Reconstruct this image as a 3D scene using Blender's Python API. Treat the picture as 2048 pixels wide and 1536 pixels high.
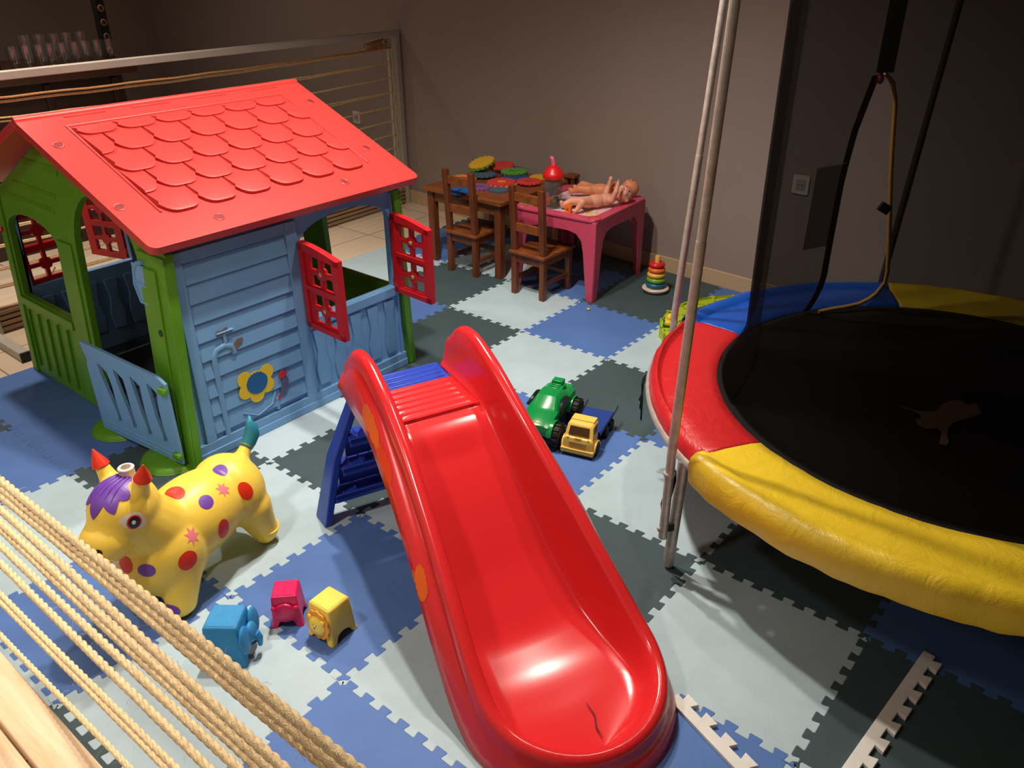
import bpy, bmesh, math, random
from math import sin, cos, pi, radians, sqrt, atan2, hypot
from mathutils import Vector, Matrix, noise
from mathutils.geometry import tessellate_polygon
from mathutils.bvhtree import BVHTree

for o in list(bpy.data.objects):
    bpy.data.objects.remove(o)
SC = bpy.context.scene
COL = SC.collection
random.seed(7)

# ---------------------------------------------------------------- camera, world, light, exposure
cam_d = bpy.data.cameras.new('camera')
cam_d.sensor_width = 36.0
cam_d.lens = 36.0 * 1623.85 / 2048.0
cam_d.clip_start = 0.05
camera = bpy.data.objects.new('camera', cam_d)
COL.objects.link(camera)
RIGHT = Vector((0.77489, 0.63207, -0.00512)).normalized()
FWD = Vector((-0.55878, 0.68272, -0.47080)).normalized()
UP = RIGHT.cross(FWD).normalized()
camera.matrix_world = Matrix(((RIGHT.x, UP.x, -FWD.x, 2.291), (RIGHT.y, UP.y, -FWD.y, -2.879), (RIGHT.z, UP.z, -FWD.z, 1.665), (0, 0, 0, 1)))
SC.camera = camera

world = bpy.data.worlds.new('world')
SC.world = world
world.use_nodes = True
world.node_tree.nodes['Background'].inputs[0].default_value = (1.0, 0.84, 0.72, 1)
world.node_tree.nodes['Background'].inputs[1].default_value = 0.17

def spot(name, loc, target, watts, size_deg, blend, radius, col):
    d = bpy.data.lights.new(name, 'SPOT')
    d.energy = watts; d.spot_size = radians(size_deg); d.spot_blend = blend
    d.shadow_soft_size = radius; d.color = col
    o = bpy.data.objects.new(name, d); COL.objects.link(o)
    o.location = loc
    o.rotation_euler = (Vector(target) - Vector(loc)).to_track_quat('-Z', 'Y').to_euler()
    return o
WARM = (1.0, 0.89, 0.78)
spot('ceiling_or_fill_spot', (0.02, -0.70, 2.72), (0.30, -1.3, 0), 112, 150, 0.9, 0.05, WARM)
spot('ceiling_or_fill_spot', (0.34, -1.12, 2.72), (0.40, -1.4, 0), 104, 150, 0.9, 0.05, WARM)
spot('ceiling_or_fill_spot', (-1.95, -1.5, 2.72), (-1.85, -1.6, 0), 105, 104, 0.8, 0.06, WARM)
spot('ceiling_or_fill_spot', (1.30, -0.45, 2.72), (-0.1, -1.3, 0.2), 42, 96, 0.9, 0.06, WARM)
spot('ceiling_or_fill_spot', (0.75, -3.10, 2.72), (0.65, -2.4, 0), 76, 84, 1.0, 0.12, WARM)  # added spot over the aisle, brightens the near ropes and horse front
spot('ceiling_or_fill_spot', (-3.5, -0.6, 2.72), (-3.6, -0.5, 1.0), 26, 140, 1.0, 0.06, WARM)  # added weak spot that lifts the dark bar corner
spot('ceiling_or_fill_spot', (-0.8, -4.2, 2.72), (-0.2, -1.6, 0), 40, 120, 1.0, 0.30, WARM)  # added soft fill lamp on the camera side, brightens front faces

SC.view_settings.view_transform = 'Standard'
SC.view_settings.look = 'None'
SC.view_settings.gamma = 1.0
SC.view_settings.use_curve_mapping = False
SC.view_settings.exposure = 0.66

# ---------------------------------------------------------------- materials
def lin(c):
    out = []
    for x in c[:3]:
        x = x / 255.0
        out.append(x / 12.92 if x <= 0.04045 else ((x + 0.055) / 1.055) ** 2.4)
    return tuple(out) + (1.0,)

class N:
    """tiny node helper"""
    def __init__(self, m):
        m.use_nodes = True
        self.t = m.node_tree
        self.b = self.t.nodes['Principled BSDF']
        self.out = self.t.nodes['Material Output']
    def n(self, kind, **kw):
        x = self.t.nodes.new(kind)
        for k, v in kw.items():
            if k.startswith('_'):
                setattr(x, k[1:], v)
            else:
                x.inputs[k.replace('__', ' ')].default_value = v
        return x
    def l(self, a, b):
        self.t.links.new(a, b)
    def coord(self):
        return self.n('ShaderNodeTexCoord').outputs['Object']
    def ramp(self, fac, stops, mode='LINEAR'):
        r = self.n('ShaderNodeValToRGB')
        r.color_ramp.interpolation = mode
        el = r.color_ramp.elements
        while len(el) < len(stops): el.new(0.5)
        for e, (p, c) in zip(el, stops):
            e.position = p; e.color = c
        self.l(fac, r.inputs[0])
        return r.outputs[0]

MATS = {}
def mat(name, col, rough=0.5, spec=0.5, metal=0.0, bump=0.0, bscale=80.0, var=0.0, vscale=3.0, coat=0.0, sss=0.0):
    if name in MATS: return MATS[name]
    m = bpy.data.materials.new(name)
    h = N(m)
    b = h.b
    b.inputs['Base Color'].default_value = lin(col)
    b.inputs['Roughness'].default_value = rough
    b.inputs['Specular IOR Level'].default_value = spec
    b.inputs['Metallic'].default_value = metal
    b.inputs['Coat Weight'].default_value = coat
    if sss:
        b.inputs['Subsurface Weight'].default_value = sss
        b.inputs['Subsurface Radius'].default_value = (0.01, 0.004, 0.002)
    co = None
    if var or bump:
        co = h.coord()
    if var:
        nz = h.n('ShaderNodeTexNoise', Scale=vscale, Detail=5.0, Roughness=0.6)
        h.l(co, nz.inputs['Vector'])
        c = lin(col)
        lo = tuple(x * (1 - var) for x in c[:3]) + (1,)
        hi = tuple(min(1, x * (1 + var)) for x in c[:3]) + (1,)
        h.l(h.ramp(nz.outputs[0], [(0.3, lo), (0.7, hi)]), b.inputs['Base Color'])
    if bump:
        n2 = h.n('ShaderNodeTexNoise', Scale=bscale, Detail=3.0)
        h.l(co, n2.inputs['Vector'])
        bp = h.n('ShaderNodeBump', Strength=bump, Distance=0.002)
        h.l(n2.outputs[0], bp.inputs['Height'])
        h.l(bp.outputs[0], b.inputs['Normal'])
    MATS[name] = m
    return m

def wood(name, c1, c2, scale=6.0, axis=0, rough=0.45):
    m = bpy.data.materials.new(name); h = N(m); co = h.coord()
    mp = h.n('ShaderNodeMapping'); h.l(co, mp.inputs[0])
    s = [scale * 6] * 3; s[axis] = scale * 0.5
    mp.inputs['Scale'].default_value = s
    nz = h.n('ShaderNodeTexNoise', Scale=1.0, Detail=6.0, Roughness=0.65, Distortion=0.6)
    h.l(mp.outputs[0], nz.inputs['Vector'])
    h.l(h.ramp(nz.outputs[0], [(0.3, lin(c1)), (0.7, lin(c2))]), h.b.inputs['Base Color'])
    h.b.inputs['Roughness'].default_value = rough
    bp = h.n('ShaderNodeBump', Strength=0.15, Distance=0.002)
    h.l(nz.outputs[0], bp.inputs['Height']); h.l(bp.outputs[0], h.b.inputs['Normal'])
    MATS[name] = m
    return m

def mesh_cloth(name, col, alpha):
    """open mesh fabric: part of the light goes straight through"""
    m = bpy.data.materials.new(name); h = N(m)
    h.b.inputs['Base Color'].default_value = lin(col)
    h.b.inputs['Roughness'].default_value = 0.9; h.b.inputs['Specular IOR Level'].default_value = 0.02
    tr = h.n('ShaderNodeBsdfTransparent')
    mx = h.n('ShaderNodeMixShader'); mx.inputs[0].default_value = alpha
    h.l(tr.outputs[0], mx.inputs[1]); h.l(h.b.outputs[0], mx.inputs[2])
    h.l(mx.outputs[0], h.out.inputs[0])
    MATS[name] = m
    return m

# ---------------------------------------------------------------- mesh helpers
class MB:
    def __init__(self):
        self.v = []; self.f = []; self.mi = []
    def add(self, vs, fs, mi=0):
        b = len(self.v)
        self.v += [Vector(p) for p in vs]
        self.f += [tuple(i + b for i in f) for f in fs]
        self.mi += [mi] * len(fs)
        return self
    def merge(self, o, M=None):
        b = len(self.v)
        self.v += [(M @ p if M else p.copy()) for p in o.v]
        self.f += [tuple(i + b for i in f) for f in o.f]
        self.mi += list(o.mi)
        return self
    def xf(self, M):
        r = MB(); r.v = [M @ p for p in self.v]; r.f = list(self.f); r.mi = list(self.mi)
        return r
    def shear(self, fn):
        self.v = [Vector(fn(p)) for p in self.v]
        return self
    def box(self, c, s, R=None, mi=0):
        x, y, z = s[0] / 2, s[1] / 2, s[2] / 2
        P = [Vector((a, b, d)) for a in (-x, x) for b in (-y, y) for d in (-z, z)]
        if R: P = [R @ p for p in P]
        c = Vector(c)
        return self.add([p + c for p in P], [(0, 1, 3, 2), (4, 6, 7, 5), (0, 4, 5, 1), (2, 3, 7, 6), (0, 2, 6, 4), (1, 5, 7, 3)], mi)
    def span(self, a, b, mi=0):
        a = Vector(a); b = Vector(b)
        return self.box((a + b) / 2, [abs(b[i] - a[i]) for i in range(3)], None, mi)
    def grid(self, rows, mi=0, closed=False, flip=False):
        n = len(rows[0]); b = len(self.v)
        for r in rows: self.v += [Vector(p) for p in r]
        for i in range(len(rows) - 1):
            for j in range(n if closed else n - 1):
                k = (j + 1) % n
                q = (b + i * n + j, b + i * n + k, b + (i + 1) * n + k, b + (i + 1) * n + j)
                self.f.append(q[::-1] if flip else q); self.mi.append(mi)
        return self
    def cap(self, ring, mi=0):
        return self.add(ring, [tuple(range(len(ring)))], mi)
    def tube(self, pts, r, n=8, mi=0, closed=False, caps=True, flat=None):
        P = [Vector(p) for p in pts]; m = len(P)
        R = r if isinstance(r, (list, tuple)) else [r] * m
        rows = []
        T0 = None; u = None
        for i in range(m):
            if closed: t = P[(i + 1) % m] - P[i - 1]
            else: t = P[min(i + 1, m - 1)] - P[max(i - 1, 0)]
            t.normalize()
            if u is None:
                a = Vector((0, 0, 1)) if abs(t.z) < 0.9 else Vector((1, 0, 0))
                u = t.cross(a).normalized()
            else:
                u = (u - t * u.dot(t)).normalized()
            w = t.cross(u)
            k = flat or 1.0
            rows.append([P[i] + (u * cos(2 * pi * j / n) + w * (sin(2 * pi * j / n) * k)) * R[i] for j in range(n)])
        if closed: rows.append(rows[0])
        self.grid(rows, mi, True, True)
        if caps and not closed:
            self.cap(rows[0], mi); self.cap(rows[-1][::-1], mi)
        return self
    def cyl(self, a, b, r0, r1=None, n=20, mi=0):
        return self.tube([a, b], [r0, r0 if r1 is None else r1], n, mi)
    def lathe(self, prof, n=28, c=(0, 0, 0), R=None, mi=0):
        c = Vector(c); rows = []
        for r, z in prof:
            row = []
            for j in range(n):
                p = Vector((r * cos(2 * pi * j / n), r * sin(2 * pi * j / n), z))
                if R: p = R @ p
                row.append(p + c)
            rows.append(row)
        self.grid(rows, mi, True)
        if prof[0][0] > 1e-6: self.cap(rows[0][::-1], mi)
        if prof[-1][0] > 1e-6: self.cap(rows[-1], mi)
        return self
    def torus(self, c, R, r, n=32, m=10, M=None, mi=0, sq=1.0):
        c = Vector(c); pts = []
        rows = []
        for i in range(n + 1):
            a = 2 * pi * i / n
            row = []
            for j in range(m):
                b = 2 * pi * j / m
                p = Vector(((R + r * cos(b)) * cos(a), (R + r * cos(b)) * sin(a), r * sq * sin(b)))
                row.append((M @ p if M else p) + c)
            rows.append(row)
        return self.grid(rows, mi, True, True)
    def ell(self, c, rad, R=None, nu=20, nv=12, mi=0):
        c = Vector(c); rows = []
        for i in range(nv + 1):
            a = -pi / 2 + pi * i / nv
            row = []
            for j in range(nu):
                b = 2 * pi * j / nu
                p = Vector((rad[0] * cos(a) * cos(b), rad[1] * cos(a) * sin(b), rad[2] * sin(a)))
                row.append((R @ p if R else p) + c)
            rows.append(row)
        return self.grid(rows, mi, True)
    def plate(self, outer, holes, th, M=None, mi=0):
        """2D outline with holes, extruded 0..th along local z"""
        polys = [[Vector((p[0], p[1], 0)) for p in outer]] + [[Vector((p[0], p[1], 0)) for p in h] for h in holes]
        tris = tessellate_polygon(polys)
        flat = [p for q in polys for p in q]
        n = len(flat)
        vs = flat + [p + Vector((0, 0, th)) for p in flat]
        fs = []
        for t in tris:
            a, b, c = flat[t[0]], flat[t[1]], flat[t[2]]
            if (b - a).cross(c - a).z < 0: t = t[::-1]
            fs.append((t[2], t[1], t[0])); fs.append(tuple(i + n for i in t))
        s = 0
        for k, q in enumerate(polys):
            area = sum(q[i].x * q[(i + 1) % len(q)].y - q[(i + 1) % len(q)].x * q[i].y for i in range(len(q)))
            ccw = area > 0
            for i in range(len(q)):
                a, b = s + i, s + (i + 1) % len(q)
                quad = (a, b, b + n, a + n)
                if ccw != (k == 0): quad = quad[::-1]
                fs.append(quad)
            s += len(q)
        if M: vs = [M @ p for p in vs]
        return self.add(vs, fs, mi)
    def build(self, name, mats, parent=None, smooth=38, bevel=0.0, seg=2, local=False, solid=0.0, sub=0):
        me = bpy.data.meshes.new(name)
        vs = self.v
        if parent is not None and not local:
            p = parent; Mi = Matrix.Identity(4)
            while p is not None:
                Mi = p.matrix_basis @ Mi; p = p.parent
            Mi = Mi.inverted()
            vs = [Mi @ p for p in vs]
        me.from_pydata([tuple(p) for p in vs], [], self.f)
        if not isinstance(mats, (list, tuple)): mats = [mats]
        for m in mats: me.materials.append(m)
        if len(mats) > 1:
            me.polygons.foreach_set('material_index', self.mi)
        me.update()
        bm = bmesh.new(); bm.from_mesh(me)
        bmesh.ops.remove_doubles(bm, verts=bm.verts, dist=1e-6)
        bmesh.ops.recalc_face_normals(bm, faces=bm.faces)
        bm.to_mesh(me); bm.free()
        if smooth:
            me.polygons.foreach_set('use_smooth', [True] * len(me.polygons))
            me.set_sharp_from_angle(angle=radians(smooth))
        o = bpy.data.objects.new(name, me); COL.objects.link(o)
        if parent is not None: o.parent = parent
        if bevel:
            b = o.modifiers.new('bevel', 'BEVEL'); b.width = bevel; b.segments = seg
            b.limit_method = 'ANGLE'; b.angle_limit = radians(35); b.harden_normals = False
        if solid:
            s = o.modifiers.new('solid', 'SOLIDIFY'); s.thickness = solid; s.offset = -1
        if sub:
            s = o.modifiers.new('sub', 'SUBSURF'); s.levels = sub; s.render_levels = sub
        return o

def thing(name, label, cat, loc=(0, 0, 0), rz=0.0, group=None):
    o = bpy.data.objects.new(name, None); COL.objects.link(o)
    o.empty_display_size = 0.05
    o.location = loc; o.rotation_euler = (0, 0, rz)
    o.matrix_basis = Matrix.Translation(Vector(loc)) @ Matrix.Rotation(rz, 4, 'Z')
    o['label'] = label; o['category'] = cat
    if group: o['group'] = group
    return o
def tag(o, label, cat, group=None):
    o['label'] = label; o['category'] = cat
    if group: o['group'] = group
    return o
def struct(o):
    o['kind'] = 'structure'; return o
def lab(o, label):
    o['label'] = label; return o
def relocate(o, loc):
    """move the origin of a single-mesh thing to loc (mesh stays where it is)"""
    loc = Vector(loc)
    o.data.transform(Matrix.Translation(-loc)); o.location = loc
    return o

def organic(mb, voxel=0.006, smooth=6, fac=0.5):
    me = bpy.data.meshes.new('tmp')
    me.from_pydata([tuple(p) for p in mb.v], [], mb.f); me.update()
    o = bpy.data.objects.new('tmp', me); COL.objects.link(o)
    r = o.modifiers.new('r', 'REMESH'); r.mode = 'VOXEL'; r.voxel_size = voxel
    s = o.modifiers.new('s', 'SMOOTH'); s.iterations = smooth; s.factor = fac
    bpy.context.view_layer.update()
    dg = bpy.context.evaluated_depsgraph_get()
    m2 = bpy.data.meshes.new_from_object(o.evaluated_get(dg))
    out = MB()
    out.add([v.co.copy() for v in m2.vertices], [tuple(p.vertices) for p in m2.polygons])
    bpy.data.objects.remove(o); bpy.data.meshes.remove(me); bpy.data.meshes.remove(m2)
    return out
def capsule(mb, a, b, r0, r1, n=14):
    a = Vector(a); b = Vector(b)
    mb.ell(a, (r0,) * 3, None, n, 8); mb.ell(b, (r1,) * 3, None, n, 8)
    mb.tube([a, b], [r0, r1], n)
    return mb
def decal(bvh, c, d, up, outline, rings=5, off=0.0012, inner=0.0):
    """patch of paint/sticker lying on a curved body: 2D outline projected along d"""
    c = Vector(c); d = Vector(d).normalized(); X = d.cross(Vector(up)).normalized(); Y = X.cross(d).normalized()
    n = len(outline); rows = []; ks = [inner + (1 - inner) * k / rings for k in range(rings + 1)]
    for k in ks:
        k = max(k, 0.002); row = []
        for x, y in outline:
            p = c + X * (x * k) + Y * (y * k)
            hit, nor, _, _ = bvh.ray_cast(p - d * 0.25, d)
            if hit is None: hit = p; nor = -d
            if nor.dot(d) > 0: nor = -nor
            row.append(hit + nor * off)
        rows.append(row)
    return MB().grid(rows, 0, True)
def circ(r, n=24, ry=None, cx=0, cy=0):
    ry = r if ry is None else ry
    return [(cx + r * cos(2 * pi * i / n), cy + ry * sin(2 * pi * i / n)) for i in range(n)]
def star(R, r, n=5, ph=pi / 2):
    return [((R if i % 2 == 0 else r) * cos(ph + pi * i / n), (R if i % 2 == 0 else r) * sin(ph + pi * i / n)) for i in range(2 * n)]
def rrect(x0, y0, x1, y1, r, n=5):
    pts = []
    for cx, cy, a0 in ((x1 - r, y0 + r, -90), (x1 - r, y1 - r, 0), (x0 + r, y1 - r, 90), (x0 + r, y0 + r, 180)):
        for i in range(n + 1):
            a = radians(a0 + 90 * i / n)
            pts.append((cx + r * cos(a), cy + r * sin(a)))
    return pts
def Mcols(X, Y, Z, T):
    X, Y, Z, T = Vector(X), Vector(Y), Vector(Z), Vector(T)
    return Matrix(((X.x, Y.x, Z.x, T.x), (X.y, Y.y, Z.y, T.y), (X.z, Y.z, Z.z, T.z), (0, 0, 0, 1)))

# ---------------------------------------------------------------- shared materials
M_wall = mat('wall_paint', (156, 140, 131), 0.85, 0.2, bump=0.25, bscale=220, var=0.05, vscale=1.5)
M_base = mat('baseboard_tile', (196, 168, 132), 0.5, 0.4, var=0.08)
M_red = mat('glossy_red_plastic', (216, 42, 46), 0.18, 0.55)
M_roofred = mat('roof_red_plastic', (196, 54, 50), 0.42, 0.45, bump=0.08, bscale=300)
M_shut = mat('shutter_red_plastic', (208, 30, 40), 0.38, 0.45)
M_blue = mat('sky_blue_plastic', (116, 164, 210), 0.45, 0.4, bump=0.08, bscale=200, var=0.06, vscale=6)
M_green = mat('leaf_green_plastic', (92, 150, 26), 0.42, 0.4, bump=0.1, bscale=200, var=0.12, vscale=7)
M_royal = mat('royal_blue_plastic', (36, 66, 176), 0.35, 0.5)
M_black = mat('black_plastic', (18, 16, 16), 0.5, 0.4)
M_steel = mat('galvanised_steel', (196, 188, 178), 0.42, 0.5, metal=0.45, bump=0.1, bscale=60, var=0.18, vscale=40)
M_white = mat('white_paint', (222, 212, 200), 0.5, 0.4)
M_yel = mat('yellow_plastic', (240, 198, 48), 0.4, 0.45)

# ================================================================ SETTING
fm = bpy.data.materials.new('beige_floor_tile'); h = N(fm); co = h.coord()
br = h.n('ShaderNodeTexBrick', Scale=1.0, Color1=lin((228, 206, 178)), Color2=lin((222, 198, 170)), Mortar=lin((150, 128, 104)))
br.inputs['Brick Width'].default_value = 0.6; br.inputs['Row Height'].default_value = 0.6; br.inputs['Mortar Size'].default_value = 0.004
br.offset = 0.0
h.l(co, br.inputs['Vector']); h.l(br.outputs[0], h.b.inputs['Base Color']); h.b.inputs['Roughness'].default_value = 0.35
struct(MB().span((-6.2, -5.5, -0.06), (4.6, 2.2, -0.0115)).build('floor', fm, smooth=0))

WA = radians(-3.86)
Rw = Matrix.Translation((0.72, 1.165, 0)) @ Matrix.Rotation(WA, 4, 'Z')
struct(MB().span((-6.62, 0, -0.05), (3.9, 0.12, 2.8)).xf(Rw).build('wall_back', M_wall, smooth=0))
struct(MB().span((-6.0, -5.5, -0.05), (-5.86, 1.72, 2.8)).build('wall_left', M_wall, smooth=0))
struct(MB().span((4.5, -5.5, -0.05), (4.62, 1.0, 2.8)).build('wall_right', M_wall, smooth=0))
struct(MB().span((-6.2, -5.5, 2.8), (4.65, 2.0, 2.86)).build('ceiling', mat('ceiling_paint', (120, 110, 100), 0.9, 0.2), smooth=0))
struct(MB().span((-6.56, -0.013, -0.0115), (3.9, -0.0005, 0.085)).xf(Rw).build('baseboard_back', M_base, bevel=0.003))
def wall_y(x): return 1.165 + math.tan(WA) * (x - 0.72)

# two wall sockets
def socket(x, z, label):
    t = thing('wall_socket', label, 'socket', tuple(Rw @ Vector((x, 0, z))), WA)
    MB().plate(rrect(-0.042, -0.046, 0.042, 0.046, 0.006), [], 0.010, Mcols((1, 0, 0), (0, 0, 1), (0, -1, 0), (0, 0, 0))).build('cover_plate', M_white, t, local=True, bevel=0.002)
    MB().plate(rrect(-0.024, -0.026, 0.024, 0.026, 0.008), [], 0.013, Mcols((1, 0, 0), (0, 0, 1), (0, -1, 0), (0, 0, 0))).build('outlet', mat('socket_grey', (180, 170, 160), 0.5), t, local=True)
    for s in (-1, 1):
        MB().cyl((0.009 * s, -0.0128, 0), (0.009 * s, -0.0142, 0), 0.0035, n=10).build('hole', M_black, t, local=True)
socket(-3.47, 0.54, 'white wall socket behind the rope fence, left of the tables')
socket(0.135, 0.632, 'white wall socket seen through the black trampoline net')

# ---------------------------------------------------------------- foam puzzle tiles
T = 0.5; NT = 8; HT = 0.0105
def edge_line(a, b):
    """dovetail line from a to b (2D), always the same for both neighbours"""
    a = Vector(a); b = Vector(b); d = b - a; n = Vector((-d.y, d.x)).normalized()
    out = [a.copy()]; p = 1.0 / NT
    for k in range(NT):
        for t, s in ((0.30, -1), (0.215, 1), (0.785, 1), (0.70, -1)):
            for dt, ds in (((-0.05, 0), (0.012, 0.22)) if t in (0.30, 0.785) else ((0.012, 0.22), (0.05, 0))) if True else ():
                if t == 0.30: dt, ds = (-0.045, 0) if ds == 0 else (-0.015, 0.35)
                elif t == 0.215: dt, ds = (0.015, -0.35) if ds else (0.045, 0)
                elif t == 0.785: dt, ds = (-0.045, 0) if ds == 0 else (-0.015, -0.35)
                else: dt, ds = (0.015, 0.35) if ds else (0.045, 0)
                out.append(a + d * ((k + t + dt) * p) + n * (HT * (s + ds)))
    # start / end at the mid line
    return [a + d * 0.0 + n * 0] + [a + d * (0.09 * p) - n * HT] + out[1:] + [a + d * (1 - 0.09 * p) - n * HT]
def tile_outline(i, j, straight=''):
    A = (i * T, j * T); B = ((i + 1) * T, j * T); Cc = ((i + 1) * T, (j + 1) * T); D = (i * T, (j + 1) * T)
    bot = edge_line(A, B) if 'b' not in straight else [Vector(A)]
    rig = edge_line(B, Cc) if 'r' not in straight else [Vector(B)]
    top = edge_line(D, Cc) if 't' not in straight else [Vector(D)]
    lef = edge_line(A, D) if 'l' not in straight else [Vector(A)]
    top = top + [Vector(Cc)]; lef = lef + [Vector(D)]
    pts = bot + rig + top[:0:-1] + lef[:0:-1]
    return pts
def clip_y(pts, fy):
    out = []
    for k in range(len(pts)):
        p, q = pts[k], pts[(k + 1) % len(pts)]
        dp, dq = fy(p.x) - p.y, fy(q.x) - q.y
        if dp >= 0: out.append(p)
        if (dp >= 0) != (dq >= 0): out.append(p + (q - p) * (dp / (dp - dq)))
    return out
FOAM = {}
for k, c in (('L', (176, 198, 206)), ('B', (82, 117, 180)), ('D', (64, 82, 86))):
    m = bpy.data.materials.new('foam_' + {'L': 'pale_blue_grey', 'B': 'blue', 'D': 'dark_slate'}[k]); h = N(m); co = h.coord()
    nz = h.n('ShaderNodeTexNoise', Scale=4.0, Detail=6.0, Roughness=0.7); h.l(co, nz.inputs['Vector'])
    c0 = lin(c)
    h.l(h.ramp(nz.outputs[0], [(0.25, tuple(x * 0.86 for x in c0[:3]) + (1,)), (0.55, c0), (0.85, tuple(x * 1.07 for x in c0[:3]) + (1,))]), h.b.inputs['Base Color'])
    h.b.inputs['Roughness'].default_value = 0.62; h.b.inputs['Specular IOR Level'].default_value = 0.35
    vz = h.n('ShaderNodeTexVoronoi', Scale=160.0); h.l(co, vz.inputs['Vector'])
    bp = h.n('ShaderNodeBump', Strength=0.25, Distance=0.001); h.l(vz.outputs[0], bp.inputs['Height']); h.l(bp.outputs[0], h.b.inputs['Normal'])
    FOAM[k] = m
CN = {'L': 'pale blue-grey', 'B': 'blue', 'D': 'dark slate'}
TILES = {
 (-3, -5): ('D', 'at the left picture edge in front of the playhouse'),
 (-3, -4): ('B', 'at the far left corner of the mat beside the playhouse front'),
 (-3, 0): ('L', 'seen through the side window of the playhouse'),
 (-3, 1): ('B', 'under the left legs of the wooden table'),
 (-2, -5): ('B', 'next to the dark left-edge tile, behind the top rope of the railing'),
 (-2, -4): ('B', 'in front of the playhouse gate, under its green foot pads'),
 (-2, -1): ('B', 'at the back corner of the playhouse below the open shutter'),
 (-2, 0): ('D', 'under the back legs of the left wooden chair'),
 (-2, 1): ('L', 'under the front legs of the left wooden chair'),
 (-1, -5): ('L', 'left of the yellow horse, crossed by the upper ropes'),
 (-1, -4): ('D', 'behind the yellow horse head, against the playhouse gate corner'),
 (-1, -3): ('L', 'along the foot of the blue playhouse wall behind the slide ladder'),
 (-1, -1): ('D', 'just right of the playhouse back corner, behind the slide'),
 (-1, 0): ('L', 'under the back legs of the right wooden chair'),
 (-1, 1): ('B', 'under the near half of the pink table'),
 (0, -6): ('L', 'narrow strip at lower left between lowest rope and planks'),
 (0, -5): ('B', 'under the chest of the yellow horse, seen between the ropes'),
 (0, -4): ('L', 'under the hind leg of the yellow horse'),
 (0, -3): ('D', 'at the foot of the slide ladder'),
 (0, -2): ('B', 'hidden behind the top of the slide'),
 (0, -1): ('L', 'behind the green monster truck'),
 (0, 0): ('B', 'in front of the pink table with a yellow crumb on it'),
 (0, 1): ('D', 'under the rainbow ring stacker'),
 (1, -6): ('D', 'narrow strip at the lower left corner beside the planks'),
 (1, -5): ('L', 'under the blue elephant cup, crossed by the rope railing'),
 (1, -4): ('B', 'under the magenta and yellow stacking cups'),
 (1, -3): ('L', 'in the shadow between the slide ladder and the slide bed'),
 (1, -2): ('B', 'under the front wheels of the yellow toy truck'),
 (1, -1): ('D', 'under the flatbed of the yellow toy truck'),
 (1, 0): ('L', 'beside the trampoline rim, left of its red pad'),
 (1, 1): ('D', 'under the yellow and lime riding toy by the wall'),
 (2, -5): ('B', 'at the bottom middle left of the slide nose'),
 (2, -4): ('L', 'along the left side of the slide, in its shadow'),
 (2, -3): ('D', 'right of the slide, under the steel trampoline foot'),
 (2, -2): ('L', 'behind the steel trampoline pole'),
 (2, -1): ('B', 'small sliver under the red pad of the trampoline'),
 (3, -4): ('B', 'at the slide nose under the white edge strip'),
 (3, -3): ('L', 'right of the slide nose, with the curved trampoline shadow'),
 (3, -2): ('D', 'in the dark below the yellow trampoline pad'),
 (4, -2): ('B', 'in the dark at the right picture edge below the trampoline'),
 (4, -3): ('D', 'at the lower right corner under the toothed white edge strip'),
}
HIDDEN = {(-3, -3): 'D', (-3, -2): 'D', (-3, -1): 'D', (-2, -3): 'D', (-2, -2): 'D', (-1, -2): 'D',  # tiles under the playhouse picked dark to stand for its dim inside
          (1, 2): 'B', (2, 0): 'L', (2, 1): 'B', (3, -1): 'B', (3, 0): 'D', (3, 1): 'L', (4, -1): 'L', (4, 0): 'B', (4, 1): 'D', (-3, 2): 'D', (-2, 2): 'B', (-1, 2): 'D', (0, 2): 'D', (2, 2): 'D', (3, -5): 'D', (4, -4): 'L', (2, -6): 'L'}
for (i, j) in list(TILES) + list(HIDDEN):
    vis = (i, j) in TILES
    k = TILES[(i, j)][0] if vis else HIDDEN[(i, j)]
    if j == -6: pts = clip_y([Vector((p.x, -p.y)) for p in tile_outline(i, j)], lambda x: 2.62); pts = [Vector((p.x, -p.y)) for p in pts]
    else:
        pts = tile_outline(i, j, 'l' if (i == -3 and j <= -4) else '')
        if j == 2: pts = clip_y(pts, lambda x: wall_y(x) - 0.016)
    o = MB().plate([(p.x, p.y) for p in pts], [], 0.011, Matrix.Translation((0, 0, -0.011))).build('foam_tile', FOAM[k], smooth=0, bevel=0.0011, seg=1)
    if vis:
        tag(o, '%s foam tile %s' % (CN[k], TILES[(i, j)][1]), 'foam tile', 'foam puzzle tiles of the play mat')
    elif j == 2:
        tag(o, '%s foam tile cut to fit along the back wall' % CN[k] + {-3: ' at its left end', -2: ' behind the wooden table', -1: ' behind the pink table', 0: ' beside the ring stacker', 1: ' behind the lime toy', 2: ' behind the trampoline'}[i], 'foam tile', 'foam puzzle tiles of the play mat')
    else:
        w = 'hidden under the playhouse' if i < 0 else ('out of sight under the trampoline' if j >= -1 else 'beyond the bottom picture edge')
        tag(o, '%s foam tile %s' % (CN[k], w), 'foam tile', 'covered %s tiles %s' % (CN[k], w))
    relocate(o, ((i + 0.5) * T, (j + 0.5) * T if j < 2 else 1.1, -0.011))

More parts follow.
